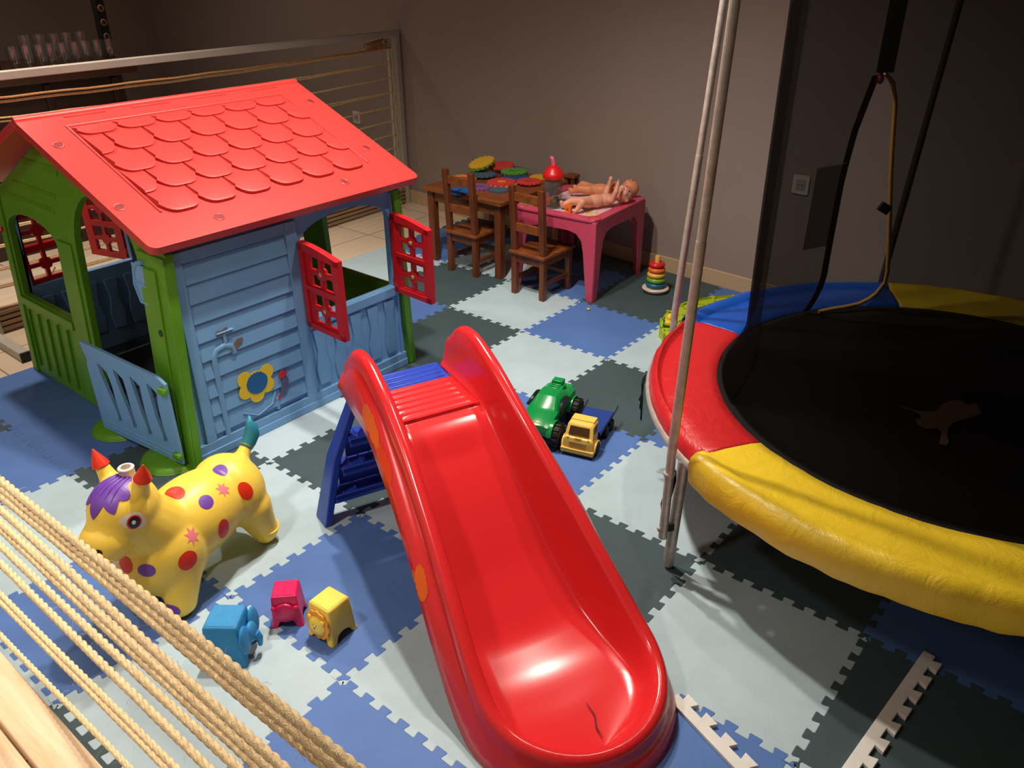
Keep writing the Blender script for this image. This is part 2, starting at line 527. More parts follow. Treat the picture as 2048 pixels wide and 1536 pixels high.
# loose white edge strips lying on the mat
M_strip = mat('off_white_foam', (228, 226, 218), 0.65, 0.3, var=0.08, vscale=12)
def edge_strip(a, b, side, label, n, z=0.0):
    a = Vector(a); b = Vector(b); d = (b - a); L = d.length; d.normalize(); m = Vector((-d.y, d.x)) * side
    out = [a, b] if side < 0 else [a, b]
    p = L / n; top = []
    for k in range(n):
        for t, s in ((0.28, 0), (0.18, 1), (0.80, 1), (0.70, 0)):
            top.append(a + d * ((k + t) * p) + m * (0.030 + 0.022 * s))
    outline = [a, b, b + m * 0.03] + top[::-1] + [a + m * 0.03]
    if side < 0: outline = outline[::-1]
    o = MB().plate([(q.x, q.y) for q in outline], [], 0.012, Matrix.Translation((0, 0, z))).build('foam_edge_strip', M_strip, smooth=0, bevel=0.0015)
    tag(o, label, 'mat edge strip', 'loose white edge strips of the mat')
    relocate(o, (a.x, a.y, z))
edge_strip((2.085, -1.56), (2.140, -0.965), -1, 'straight white toothed edge strip lying on the dark tile at lower right', 9)
edge_strip((2.25, -1.735), (1.690, -1.533), -1, 'white toothed edge strip lying beside the slide nose on the blue tile', 9)

# ---------------------------------------------------------------- rope fence at the back left
M_frame = mat('fence_frame_paint', (186, 178, 164), 0.5, 0.4, var=0.06)
M_rope = mat('sisal_rope', (226, 190, 138), 0.85, 0.2, bump=0.5, bscale=350, var=0.2, vscale=60)
M_rope_d = mat('sisal_rope_worn', (178, 130, 80), 0.85, 0.2, bump=0.5, bscale=350, var=0.2, vscale=60)
F0 = Vector((-2.17, 1.315, 0)); FD = Vector((0.046, -0.999, 0))
FA = atan2(FD.y, FD.x)
t = thing('rope_fence', 'white framed fence strung with sisal ropes behind the playhouse', 'fence', F0, FA)
def fx(mb): return mb
MB().span((-0.02, -0.02, -0.011), (0.02, 0.02, 1.17)).build('post', M_frame, t, local=True, bevel=0.003)
MB().span((0.055, -0.012, 0.03), (0.085, 0.012, 1.14)).build('rope_bar', M_frame, t, local=True, bevel=0.003)
MB().span((2.94, -0.02, -0.011), (2.98, 0.02, 1.17)).build('post', M_frame, t, local=True, bevel=0.003)
MB().span((-0.02, -0.022, 1.15), (2.98, 0.022, 1.188)).build('top_rail', M_frame, t, local=True, bevel=0.004)
for k in range(4):
    MB().span((0.02, -0.02 - 0.004 * k, 0.002 + 0.028 * k), (2.94, 0.02 + 0.004 * (k % 2), 0.022 + 0.028 * k)).build('bottom_slat', mat('worn_slat', (150, 122, 92), 0.7, 0.3, var=0.15), t, local=True, bevel=0.003)
def sagrope(p, q, sag, n=24, ph=0.0, amp=0.002):
    p = Vector(p); q = Vector(q)
    return [p.lerp(q, i / n) + Vector((0, 0, -sag * 4 * (i / n) * (1 - i / n) + amp * sin(i * 1.7 + ph))) for i in range(n + 1)]
random.seed(3)
for k in range(11):
    z = 1.085 - 0.096 * k
    for s in (0, 1):
        dz = -0.022 if s else 0.0
        MB().tube(sagrope((0.07, 0.018 * (1 - 2 * s), z - 0.010 * s), (2.95, 0.018 * (1 - 2 * s), z + dz + 0.01 * (k % 2)), 0.012 + 0.02 * random.random(), ph=k), 0.0042 if k else 0.006, 6).build('rope', M_rope_d if (k == 0 and s == 0) else M_rope, t, local=True)
MB().tube([(0.07 + 0.004 * sin(i * 2.0), 0.02, 1.10 - i * 0.05) for i in range(21)], 0.0035, 6).build('lashing_cord', M_rope, t, local=True)
for kk in range(5):
    pts = []
    for i in range(26):
        a = i * 0.55 + kk
        pts.append((0.12 + 0.035 * kk + 0.03 * cos(a), 0.018 * sin(a * 1.3), 1.118 + 0.022 * sin(a) - 0.004 * kk))
    MB().tube(pts, 0.0045, 6).build('rope_knot', M_rope_d, t, local=True)
MB().tube([(2.62, 0.03, 0.25), (2.66, 0.03, 0.2), (2.72, 0.03, 0.19), (2.77, 0.03, 0.15), (2.75, 0.035, 0.11), (2.68, 0.03, 0.10), (2.63, 0.03, 0.14)], 0.004, 6).build('loose_rope', M_rope_d, t, local=True)

t = thing('fence_foot_bar', 'white square tube lying on the beige floor at the fence end, black end cap', 'foot bar', (-1.60, -1.685, -0.0115), pi)
MB().span((0.012, -0.022, 0.0), (0.455, 0.022, 0.044)).build('tube', M_frame, t, local=True, bevel=0.003)
MB().span((0.0, -0.023, 0.0), (0.013, 0.023, 0.046)).build('end_cap', M_black, t, local=True, bevel=0.002)

# ---------------------------------------------------------------- bar counter with glasses far left
M_bar = wood('dark_bar_wood', (30, 17, 10), (52, 30, 18), 4, 1, 0.4)
t = thing('bar_counter', 'dark brown wooden bar counter behind the rope fence', 'bar counter', (-3.45, -1.8, -0.0115))
MB().span((-3.85, -4.0, -0.0115), (-3.16, -0.17, 0.985)).build('body', M_bar, t, smooth=0)
MB().span((-3.92, -4.05, 0.985), (-3.08, -0.10, 1.045)).build('counter_top', wood('bar_top_wood', (58, 34, 22), (84, 52, 34), 4, 1, 0.35), t, bevel=0.006)
for k in range(9):
    y = -0.21 - 0.42 * k
    MB().span((-3.165, y - 0.04, 0.02), (-3.145, y, 0.97)).build('batten', M_bar, t, bevel=0.004)
gm = bpy.data.materials.new('clear_glass'); h = N(gm)
gl = h.n('ShaderNodeBsdfGlossy', Roughness=0.06); tr = h.n('ShaderNodeBsdfTransparent'); tr.inputs[0].default_value = (0.93, 0.95, 0.94, 1)
mx = h.n('ShaderNodeMixShader'); mx.inputs[0].default_value = 0.16
h.l(tr.outputs[0], mx.inputs[1]); h.l(gl.outputs[0], mx.inputs[2]); h.l(mx.outputs[0], h.out.inputs[0])
gproto = MB().grid([[(r * cos(2 * pi * k / 20), r * sin(2 * pi * k / 20), z) for k in range(20)] for r, z in ((0.0005, 0.004), (0.030, 0.001), (0.034, 0.004), (0.037, 0.07), (0.039, 0.135))], closed=True)
names = ['leftmost', 'second from left', 'third from left', 'fourth from left', 'fifth from left', 'sixth from left', 'seventh from left', 'eighth from left', 'rightmost']
g0 = None
for row, (x, n, y0, dy, ztxt) in enumerate(((-3.27, 9, -0.74, 0.072, 'front'), (-3.42, 5, -0.60, 0.085, 'taller back'))):
    for k in range(n):
        sc = 1.0 if row == 0 else 1.32
        if g0 is None: g0 = gproto.build('drinking_glass', gm, smooth=60); o = g0
        else: o = g0.copy(); COL.objects.link(o)
        o.location = (x + 0.012 * ((k * 7) % 3 - 1), y0 + dy * k, 1.0452); o.scale = (1, 1, sc)
        nm = names[k] if k < n - 1 else 'rightmost'
        tag(o, 'clear drinking glass on the dark bar, %s of the %s row' % (nm, ztxt), 'glass', 'glasses on the bar counter')
def pattern_post(x, y, label, hgt):
    pm = M_bar
    t = thing('patterned_post', label, 'post', (x, y, 1.0452))
    MB().span((-0.03, -0.03, 0), (0.03, 0.03, hgt)).build('shaft', mat('very_dark_brown', (24, 16, 12), 0.6), t, local=True, bevel=0.004)
    for k in range(int(hgt / 0.085)):
        z = 0.05 + k * 0.085
        MB().torus((0.031, 0, z), 0.017, 0.0045, 20, 8, Matrix.Rotation(pi / 2, 4, 'Y')).build('ring_motif', mat('ring_motif_pale', (170, 140, 118), 0.6), t, local=True)
        MB().ell((0.031, 0, z), (0.003, 0.008, 0.008), None, 12, 6).build('ring_centre', mat('ring_motif_red', (120, 52, 34), 0.6), t, local=True)
pattern_post(-3.48, -0.07, 'dark post with pale ring motifs standing on the right end of the bar', 0.62)
pattern_post(-3.30, -0.86, 'dark ring-patterned post at the left picture edge above the bar', 0.30)

# ---------------------------------------------------------------- near rope railing and planks
t = thing('rope_railing', 'near railing of pale twisted sisal ropes crossing the lower left corner', 'rope railing', (1.2, -2.6, -0.0115))
for x in (0.15, 2.05):
    MB().span((x - 0.02, -2.62, -0.0115), (x + 0.02, -2.58, 1.06)).build('post', M_frame, t, bevel=0.003)
M_rope_n = mat('pale_sisal', (244, 216, 168), 0.8, 0.25, bump=0.6, bscale=500, var=0.14, vscale=90)
lv = [(1.277, 1.008, 1.877, 1.027), (1.267, 0.991, 1.86, 1.007), (1.254, 0.97, 1.839, 0.99), (1.227, 0.924, 1.755, 0.918), (1.205, 0.887, 1.723, 0.892), (1.193, 0.868, 1.698, 0.87), (1.164, 0.818, 1.646, 0.826), (1.127, 0.756, 1.563, 0.756), (1.061, 0.647, 1.453, 0.663), (1.045, 0.618, 1.417, 0.632), (0.958, 0.473, 1.253, 0.494)]
random.seed(11)
for k, (xa, za, xb, zb) in enumerate(lv):
    def zz(x): return za + (zb - za) * (x - xa) / (xb - xa)
    mb = MB(); R = 0.0056 if k < 8 else 0.0050; y = -2.6
    L = 1.90; n = int(L / 0.0042); ph0 = random.random() * 6
    for s in range(3):
        pts = []
        for i in range(n + 1):
            x = 0.15 + L * i / n; a = 2 * pi * x / 0.048 + s * 2 * pi / 3 + ph0
            wob = 0.0016 * sin(x * 9 + k)
            pts.append((x, y + 0.55 * R * cos(a), zz(x) + wob + 0.55 * R * sin(a)))
        mb.tube(pts, 0.60 * R, 6)
    for q in range(18):     # stray fibres
        x = 0.8 + 1.1 * random.random(); a = random.random() * 6.28; l = 0.006 + 0.012 * random.random()
        p0 = Vector((x, y + R * cos(a), zz(x) + R * sin(a))); dr = Vector((random.uniform(-1, 1), cos(a), sin(a))).normalized()
        mb.tube([p0, p0 + dr * l * 0.6, p0 + dr * l + Vector((0.003, 0, -0.002))], 0.00018, 3)
    mb.build('rope', M_rope_n, t, smooth=60)
M_plank = wood('pale_plank', (222, 184, 138), (246, 220, 184), 7.0, 0, 0.5)
t = thing('plank_bench', 'pale wooden plank bench in the lower left corner in front of the ropes', 'bench', (1.1, -2.8, -0.0115))
for k, (y0, y1) in enumerate(((-2.688, -2.617), (-2.762, -2.694), (-2.836, -2.768), (-2.91, -2.842))):
    MB().span((0.2, y0, 0.425), (1.72, y1, 0.45)).build('plank', M_plank, t, bevel=0.003)
for x in (0.45, 1.5):
    for y in (-2.65, -2.88):
        MB().span((x - 0.025, y - 0.02, -0.0115), (x + 0.025, y + 0.02, 0.425)).build('leg', M_plank, t, bevel=0.003)

# ================================================================ PLAYHOUSE
HX0, HX1, HY0, HY1 = -1.45, -0.20, -1.70, -0.575
HC = Vector(((HX0 + HX1) / 2, (HY0 + HY1) / 2, 0))
R180 = Matrix.Translation(HC) @ Matrix.Rotation(pi, 4, 'Z') @ Matrix.Translation(-HC)
house = thing('playhouse', "plastic children's playhouse with red shingled roof, blue side walls and green gable fronts", 'playhouse', HC)
TH = 0.03
def arch(x0, x1, zs, za, n=14):
    """points from right spring over the crown to the left spring"""
    cx = (x0 + x1) / 2
    return [(cx + (x1 - x0) / 2 * cos(pi * k / n), zs + (za - zs) * sin(pi * k / n)) for k in range(n + 1)]
# --- blue side wall (right); local u = y - HY0, v = z
def side_wall(both=False):
    mb = MB(); U = HY1 - HY0
    outer = [(0.02, 0), (U - (0.03 if both else 0), 0), (U - (0.09 if both else 0), 0.80), (0.07, 0.80)]
    win = [(0.60, 0.385), (1.055, 0.385)] + arch(0.60, 1.055, 0.69, 0.775)
    M = Mcols((0, 1, 0), (0, 0, 1), (1, 0, 0), (HX1 - TH, HY0, 0))
    mb.plate(outer, [win], TH, M)
    X = HX1
    def P(u, v, w): return (X + w, HY0 + u, v)
    # raised frame of the siding panel and clapboards
    def bar(u0, v0, u1, v1, w=0.012): mb.span(P(u0, v0, -0.002), P(u1, v1, w))
    u0, u1 = 0.115, 0.535
    n = 9; v0, v1 = 0.085, 0.745; hgt = (v1 - v0) / n
    for k in range(n):
        a = v0 + k * hgt; b_ = a + hgt * 0.97
        s = 0.045 * (1 - k / n) if False else 0
        q = [P(u0 + 0.002, a, 0), P(u1, a, 0), P(u1, a, 0.011), P(u0 + 0.002, a, 0.011), P(u0 + 0.002, b_, 0), P(u1, b_, 0), P(u1, b_, 0.002), P(u0 + 0.002, b_, 0.002)]
        mb.add(q, [(3, 2, 6, 7), (0, 1, 2, 3), (0, 3, 7, 4), (1, 5, 6, 2), (4, 7, 6, 5)])
    bar(0.075, 0.0622, u0, 0.79, 0.013); bar(u1, 0.0622, 0.585, 0.79, 0.013); bar(u0, 0.75, u1, 0.79, 0.012)
    bar(0.025, 0.0, U - 0.035, 0.062, 0.014); bar(0.025, 0.0, U - 0.035, 0.030, 0.02)
    bar(1.068, 0.0622, U - 0.06, 0.79, 0.013); bar(0.585, 0.345, 1.068, 0.383, 0.012)
    # picket relief below the window
    for k in range(5):
        c = 0.635 + k * 0.095
        pts = [(c - 0.026, 0.085), (c + 0.026, 0.085), (c + 0.034, 0.16), (c + 0.018, 0.24), (c + 0.03, 0.33), (c - 0.03, 0.33), (c - 0.018, 0.24), (c - 0.034, 0.16)]
        mb.plate(pts, [], 0.010, Mcols((0, 1, 0), (0, 0, 1), (1, 0, 0), (X - 0.002, HY0, 0)))
    for k in range(5):
        c = 0.635 + k * 0.095
        pts = [(c - 0.026, 0.085), (c + 0.026, 0.085), (c + 0.034, 0.16), (c + 0.018, 0.24), (c + 0.03, 0.33), (c - 0.03, 0.33), (c - 0.018, 0.24), (c - 0.034, 0.16)]
        mb.plate(pts, [], 0.012, Mcols((0, 1, 0), (0, 0, 1), (1, 0, 0), (X - TH - 0.010, HY0, 0)))
    return mb
def faucet_relief():
    """raised garden tap and hose moulded into the siding"""
    X = HX1 + 0.009
    mb = MB()
    def tube(pts, r): mb.tube([(X, HY0 + u, v) for u, v in pts], r * 0.9, 10, flat=0.5)
    tube([(0.165, 0.062), (0.165, 0.36), (0.168, 0.385), (0.18, 0.405), (0.215, 0.412), (0.245, 0.40), (0.25, 0.37)], 0.012)
    tube([(0.222, 0.42), (0.222, 0.462)], 0.008); tube([(0.19, 0.466), (0.258, 0.466)], 0.009)
    tube([(0.24, 0.12), (0.30, 0.085), (0.37, 0.105), (0.39, 0.15)], 0.006); tube([(0.395, 0.07), (0.395, 0.12)], 0.008)
    return mb
rw = side_wall()
wall_r = lab(rw.build('side_wall', M_blue, house, bevel=0.003), 'blue side wall facing the slide')
wall_l = lab(side_wall(True).xf(R180).build('side_wall', M_blue, house, bevel=0.003), 'blue side wall facing the rope fence')
faucet_relief().build('tap_relief', M_blue, wall_r, smooth=60)
# stickers
XS = HX1 + 0.0115
def sticker(name, outline, c, m, w=0.0, par=wall_r, th=0.0015):
    M = Mcols((0, 1, 0), (0, 0, 1), (1, 0, 0), (XS + w, c[0], c[1]))
    return MB().plate(outline, [], th, M).build(name, m, par, smooth=0)
pet = []
for k in range(90):
    a = 2 * pi * k / 90
    r = 0.045
    for q in (25, 150, 205, 265, 325):
        dl = a - radians(q)
        sn = 0.0310 ** 2 - (0.054 * sin(dl)) ** 2
        if sn > 0 and cos(dl) > 0: r = max(r, 0.054 * cos(dl) + sqrt(sn))
    pet.append((r * cos(a), r * sin(a)))
sticker('flower_sticker', pet, (-1.385, 0.225), mat('sticker_yellow', (236, 200, 40), 0.5))
cen = [(0.046 * cos(2 * pi * k / 40) , 0.046 * sin(2 * pi * k / 40) * (0.86 if k < 20 else 1) + 0.004 * (k % 2) * (1 if 6 < k < 16 else 0)) for k in range(40)]
sticker('flower_sticker_centre', cen, (-1.383, 0.222), mat('sticker_blue', (30, 98, 160), 0.5), 0.0018)
sticker('torn_sticker', [(-.026, -.04), (-.005, -.045), (.012, -.02), (.022, .01), (.014, .035), (-.004, .03), (-.014, .0)], (-1.266, 0.165), mat('sticker_violet', (92, 86, 128), 0.6))
sticker('torn_sticker', [(-.03, .0), (-.008, -.004), (.014, .006), (.016, .018), (.0, .022), (-.006, .034), (-.018, .02)], (-1.262, 0.20), mat('sticker_red', (196, 32, 48), 0.6), 0.0018)
sticker('torn_sticker', [(-.014, -.008), (.002, -.004), (.004, .012), (-.008, .008)], (-1.292, 0.118), mat('sticker_red', (196, 32, 48), 0.6))
sticker('torn_sticker', [(-.026, -.02), (-.008, -.024), (.01, -.004), (.03, .006), (.03, .02), (.008, .022), (-.012, .006)], (-1.44, 0.40), mat('sticker_grey_tear', (120, 104, 96), 0.7))
sticker('torn_sticker', [(-.025, -.01), (.006, -.008), (.022, .004), (.018, .014), (-.004, .006), (-.024, .008)], (-1.485, 0.468), mat('sticker_grey_tear', (120, 104, 96), 0.7))

# --- green gable walls; plane leans inwards a little
LEAN = 0.065
def lean(p): return (p.x, p.y + LEAN * p.z, p.z)
FX0, FX1 = -1.475, -0.165
PK = (-0.82, 1.135)
def gable():
    mb = MB()
    outer = [(FX0, 0), (FX1, 0), (FX1, 0.80), PK, (FX0, 0.80)]
    win = [(-1.42, 0.365), (-0.975, 0.365)] + arch(-1.42, -0.975, 0.66, 0.742)
    door = [(-0.815, 0.05), (-0.345, 0.05)] + arch(-0.815, -0.345, 0.69, 0.925)
    M = Mcols((1, 0, 0), (0, 0, 1), (0, -1, 0), (0, HY0 + TH, 0))
    mb.plate(outer, [win, door], TH, M)
    def P(x, z, w): return (x, HY0 - w, z)
    def ridge(x0, z0, x1, z1, h=0.018, w=0.008):
        d = Vector((x1 - x0, z1 - z0)); n = Vector((-d.y, d.x)).normalized() * h
        q = [P(x0, z0, -.002), P(x1, z1, -.002), P(x1 + n.x, z1 + n.y, -.002), P(x0 + n.x, z0 + n.y, -.002), P(x0, z0, w), P(x1, z1, w), P(x1 + n.x, z1 + n.y, 0.001), P(x0 + n.x, z0 + n.y, 0.001)]
        mb.add(q, [(4, 5, 6, 7), (0, 1, 5, 4), (1, 2, 6, 5), (3, 0, 4, 7), (2, 3, 7, 6)])
    def gz(x): return 0.80 + (1.135 - 0.80) * (1 - abs(x + 0.82) / 0.655)
    for k, z in enumerate((0.955, 1.005, 1.055)):         # boards in the gable
        hw = 0.655 * (1.135 - z) / 0.335 - 0.06
        for s in (-1, 1):
            if hw > 0.08: ridge(-0.82 + (-hw if s < 0 else 0.02), z, -0.82 + (-0.02 if s < 0 else hw), z, 0.03, 0.010)
    ridge(-1.36, 0.80, -0.93, 0.80, 0.02); ridge(-1.26, 0.86, -0.90, 0.86, 0.02)
    for x in (-0.895,):                                     # column between window and door
        mb.span(P(x - 0.055, 0.05, -.002), P(x + 0.055, 0.70, 0.008))
    mb.span(P(-0.335, 0.0, -.002), P(FX1, 0.79, 0.010)); mb.span(P(-0.29, 0.04, 0), P(-0.215, 0.74, 0.018))
    mb.span(P(FX0, 0.0, -.002), P(-1.43, 0.79, 0.010))
    mb.span(P(-1.43, 0.325, -.002), P(-0.96, 0.36, 0.012))
    for k in range(5):                                      # ribs under the window
        x = -1.39 + 0.088 * k
        pts = [(x - 0.004, 0.02), (x + 0.004, 0.02), (x + 0.003, 0.20), (x + 0.006, 0.285), (x - 0.006, 0.285), (x - 0.003, 0.20)]
        mb.plate([(p[0], p[1] + 0.02) for p in pts], [], 0.012, Mcols((1, 0, 0), (0, 0, 1), (0, -1, 0), (0, HY0 + 0.001, 0)))
    mb.span(P(-0.815, 0.0, -0.002), P(-0.345, 0.05, 0.012))
    return mb
g = gable()
gl_front = MB().merge(g).shear(lean)
front = lab(gl_front.build('gable_wall', M_green, house, bevel=0.003), 'green gable wall with door opening facing the railing')
bk = MB().merge(g).shear(lambda p: (p.x, p.y + 0.03 * p.z, p.z)).xf(R180)
back = lab(bk.build('gable_wall', M_green, house, bevel=0.003), 'green gable wall facing the back wall')
for cx in (-0.665, -0.30):
    mb = MB()
    pr = [(0.0, 0.030), (0.05, 0.029), (0.09, 0.024), (0.108, 0.014), (0.112, 0.004), (0.116, 0.0)]
    rows = [[(cx + 1.05 * r * cos(pi + pi * k / 18), HY0 - 0.006 + 1.05 * r * sin(pi + pi * k / 18), z) for k in range(19)] for r, z in pr]
    mb.grid(rows, 0); mb.span((cx - 0.04, HY0 - 0.055, 0.027), (cx + 0.03, HY0 - 0.040, 0.033))
    mb.build('foot_pad', M_green, front, smooth=60)
for z in (0.20, 0.52):                                      # holes in the corner post
    MB().cyl((-0.232, HY0 + LEAN * z - 0.0175, z), (-0.232, HY0 + LEAN * z - 0.021, z), 0.012, n=14).build('hole_shade', mat('green_hole_shade', (34, 62, 12), 0.6), front)  # dark green disc paints the shade inside each hole
    MB().span((HX1 + 0.010, HY0 + 0.028, z - 0.018), (HX1 + 0.022, HY0 + 0.052, z + 0.018)).build('wall_clip', M_blue, wall_r, bevel=0.003)

# --- half-height gate, ajar
ga = Vector((-0.666, -1.772, 0.03)); gb = Vector((-0.190, -1.722, 0.03)); gd = (gb - ga).normalized()
GM = Mcols(gd, (0, 0, 1), gd.cross(Vector((0, 0, 1))), ga - gd.cross(Vector((0, 0, 1))) * 0.012)
slots = []
for k in range(4):
    a = 0.075 + 0.0975 * k; c = 0.134 + 0.0905 * k
    slots.append([(c - 0.012, 0.068), (c + 0.016, 0.068), (c + 0.010, 0.10), (c + 0.004, 0.16), (c + 0.004, 0.22), (a + 0.052, 0.275), (a + 0.03, 0.290), (a + 0.012, 0.300), (a, 0.30), (a + 0.006, 0.25), (c - 0.028, 0.17), (c - 0.010, 0.10)])
gate = MB().plate([(0.0, 0), (0.478, 0.0), (0.478, 0.325), (0.44, 0.345), (-0.01, 0.37), (0.0, 0.33), (0.012, 0.30), (0.0, 0.27)], slots, 0.012, GM @ Matrix.Translation((0, 0, 0.012)))
gate = gate.build('gate', M_blue, house, bevel=0.002)
for z in (0.035, 0.30):
    MB().merge(MB().cyl((0.455, z, 0.03), (0.49, z, 0.03), 0.011, n=10).merge(MB().span((0.452, z - 0.012, 0.018), (0.482, z + 0.012, 0.040))), GM).build('hinge', M_green, gate, bevel=0.002)
for k in range(2):
    MB().merge(MB().span((0.02, 0.018 + 0.018 * k, 0.023), (0.45, 0.026 + 0.018 * k, 0.0275)), GM).build('moulding', M_blue, gate, bevel=0.001)

# --- arched blue rack inside the door
mb = MB()
def arcpts(y, r, z0, n=12): return [(-0.262, y + 0.0 * k, z0) for k in range(n)]
pts = [(-0.30 + 0.0, -1.665, 0.60), (-0.355, -1.665, 0.60), (-0.375, -1.665, 0.66), (-0.36, -1.665, 0.715), (-0.33, -1.665, 0.745), (-0.29, -1.665, 0.755)]
mb.tube(pts, 0.008, 8); mb.tube([(-0.30, -1.665, 0.675), (-0.374, -1.665, 0.675)], 0.006, 8)
mb.span((-0.37, -1.667, 0.6), (-0.29, -1.661, 0.74))
mb.build('mail_flap', M_blue, house)

# --- roof
RA = Vector((-0.82, 0, 1.168)); RE = Vector((-0.115, 0, 0.848))
sl = (RE - RA); SLn = sl.length; sd = sl.normalized(); Yv = Vector((0, 1, 0)); nrm = Yv.cross(sd); nrm = nrm if nrm.z > 0 else -nrm
RY0, RY1 = -1.745, -0.565; RL = RY1 - RY0
# u along +y, v up the slope from the eave, w normal
RM = Mcols(Yv, -sd, Yv.cross(-sd), Vector((RE.x, RY0, RE.z)))
def roof_panel():
    mb = MB().plate(rrect(0, 0, RL, SLn + 0.004, 0.028, 5), [], 0.030, Matrix.Translation((0, 0, -0.030)))
    return mb
def shingles():
    mb = MB()
    U0, U1, V0, V1 = 0.145, 1.025, 0.135, 0.680
    ncol = 6
    hr = (V1 - V0) / 4.55; w = (U1 - U0) / ncol
    for r in range(5):
        off = -w / 2 if r % 2 else 0.0
        vb = V0 + r * hr; vt = min(vb + hr * 1.35, V1)
        for c in range(ncol + 1):
            a = U0 + off + c * w; b_ = a + w * 0.975
            a2, b2 = max(a, U0), min(b_, U1)
            if b2 - a2 < 0.03: continue
            pts = []; n = 12; mid = (a + b_) / 2; hw = (b_ - a) / 2
            for k in range(n + 1):
                x = a + (b_ - a) * k / n
                t_ = abs((x - mid) / hw)
                y = vb + (0.050 if r < 4 else 0.030) * (t_ ** 4.0)
                if a2 <= x <= b2: pts.append((x, y))
            if not pts: continue
            pts = [(a2, pts[0][1])] + [p for p in pts if a2 < p[0] < b2] + [(b2, pts[-1][1])]
            pts = [(x, max(y, V0 - 0.03)) for x, y in pts]
            if max(p[1] for p in pts) > vt - 0.006: continue
            # wedge: thick at the bottom, flush at the top
            n = len(pts)
            vs = [(x, y, 0.0105) for x, y in pts] + [(x, y, -0.004) for x, y in pts] + [(pts[-1][0], vt, 0.0008), (pts[0][0], vt, 0.0008)]
            # rounded lip ring a little inside
            cx_ = sum(p[0] for p in pts) / n
            ins = [(x + (cx_ - x) * 0.09, y + 0.009, 0.0125) for x, y in pts]
            b0 = len(vs); vs += ins
            fs = []
            for k in range(n - 1):
                fs.append((n + k, n + k + 1, k + 1, k))
                fs.append((k, k + 1, b0 + k + 1, b0 + k))
            fs.append(tuple([b0 + k for k in range(n)] + [2 * n, 2 * n + 1]))
            fs.append((0, b0, 2 * n + 1, n)); fs.append((n - 1, 2 * n - 1, 2 * n, b0 + n - 1))
            mb.add(vs, fs)
    # moulded border of the shingle field
    for (p, q) in (((U0 - 0.012, V1 + 0.010), (U1 + 0.012, V1 + 0.010)), ((U1 + 0.010, V0 + 0.02), (U1 + 0.010, V1 + 0.010)), ((U0 - 0.010, V0 + 0.02), (U0 - 0.010, V1 + 0.010))):
        mb.tube([(p[0], p[1], 0.0005), (q[0], q[1], 0.0005)], 0.0045, 8)
    return mb
panel, sh = roof_panel(), shingles()
def rshear(p): return (p.x + 0.035 * (1 - p.y / SLn), p.y, p.z)
panel.shear(rshear); sh.shear(rshear)
for k, (X, nm) in enumerate(((None, 'red roof panel facing the slide'), (R180, 'red roof panel facing the rope fence'))):
    f = (lambda m: m.merge(MB())) if X is None else None
    A = panel.xf(RM) if X is None else panel.xf(X @ RM)
    B = sh.xf(RM) if X is None else sh.xf(X @ RM)
    if X is not None:
        # mirrored about the ridge instead of the wall centre
        dx = 2 * (-0.82) - 2 * HC.x
        A = A.xf(Matrix.Translation((dx, 0, 0))); B = B.xf(Matrix.Translation((dx, 0, 0)))
        dy = (RY0 + RY1) - 2 * HC.y
        A = A.xf(Matrix.Translation((0, dy, 0))); B = B.xf(Matrix.Translation((0, dy, 0)))
    rp = lab(A.build('roof_panel', M_roofred, house, bevel=0.011, seg=4), nm)
    B.build('shingle_relief', M_roofred, rp, smooth=30)
    if X is None:
        for (u, v) in ((0.062, 0.595), (0.062, 0.225), (0.320, 0.066), (0.880, 0.080), (1.135, 0.245), (1.135, 0.612)):
            c = RM @ Vector((u, v, 0))
            w = RM.to_3x3()
            mb = MB().torus((0, 0, 0), 0.016, 0.003, 20, 8).xf(Matrix.Translation(c) @ w.to_4x4())
            sc = mb.build('screw_boss', M_roofred, rp)
            MB().lathe([(0.0, 0.0012), (0.013, 0.0012), (0.013, -0.002)], 16).xf(Matrix.Translation(c) @ w.to_4x4()).build('screw_hole_shade', mat('roof_hole_shade', (120, 16, 18), 0.6), sc)  # flat dark red disc paints the shade of the recess
        for k2 in range(4):
            MB().merge(MB().span((0.16 + 0.25 * k2, SLn - 0.030, -0.002), (0.31 + 0.25 * k2, SLn - 0.022, 0.003)), RM).build('ridge_slot', M_roofred, rp, bevel=0.001)
MB().tube([(-0.82, RY0 + 0.002, 1.163), (-0.82, RY1 - 0.002, 1.163)], 0.013, 12).build('ridge_cap', M_roofred, house)

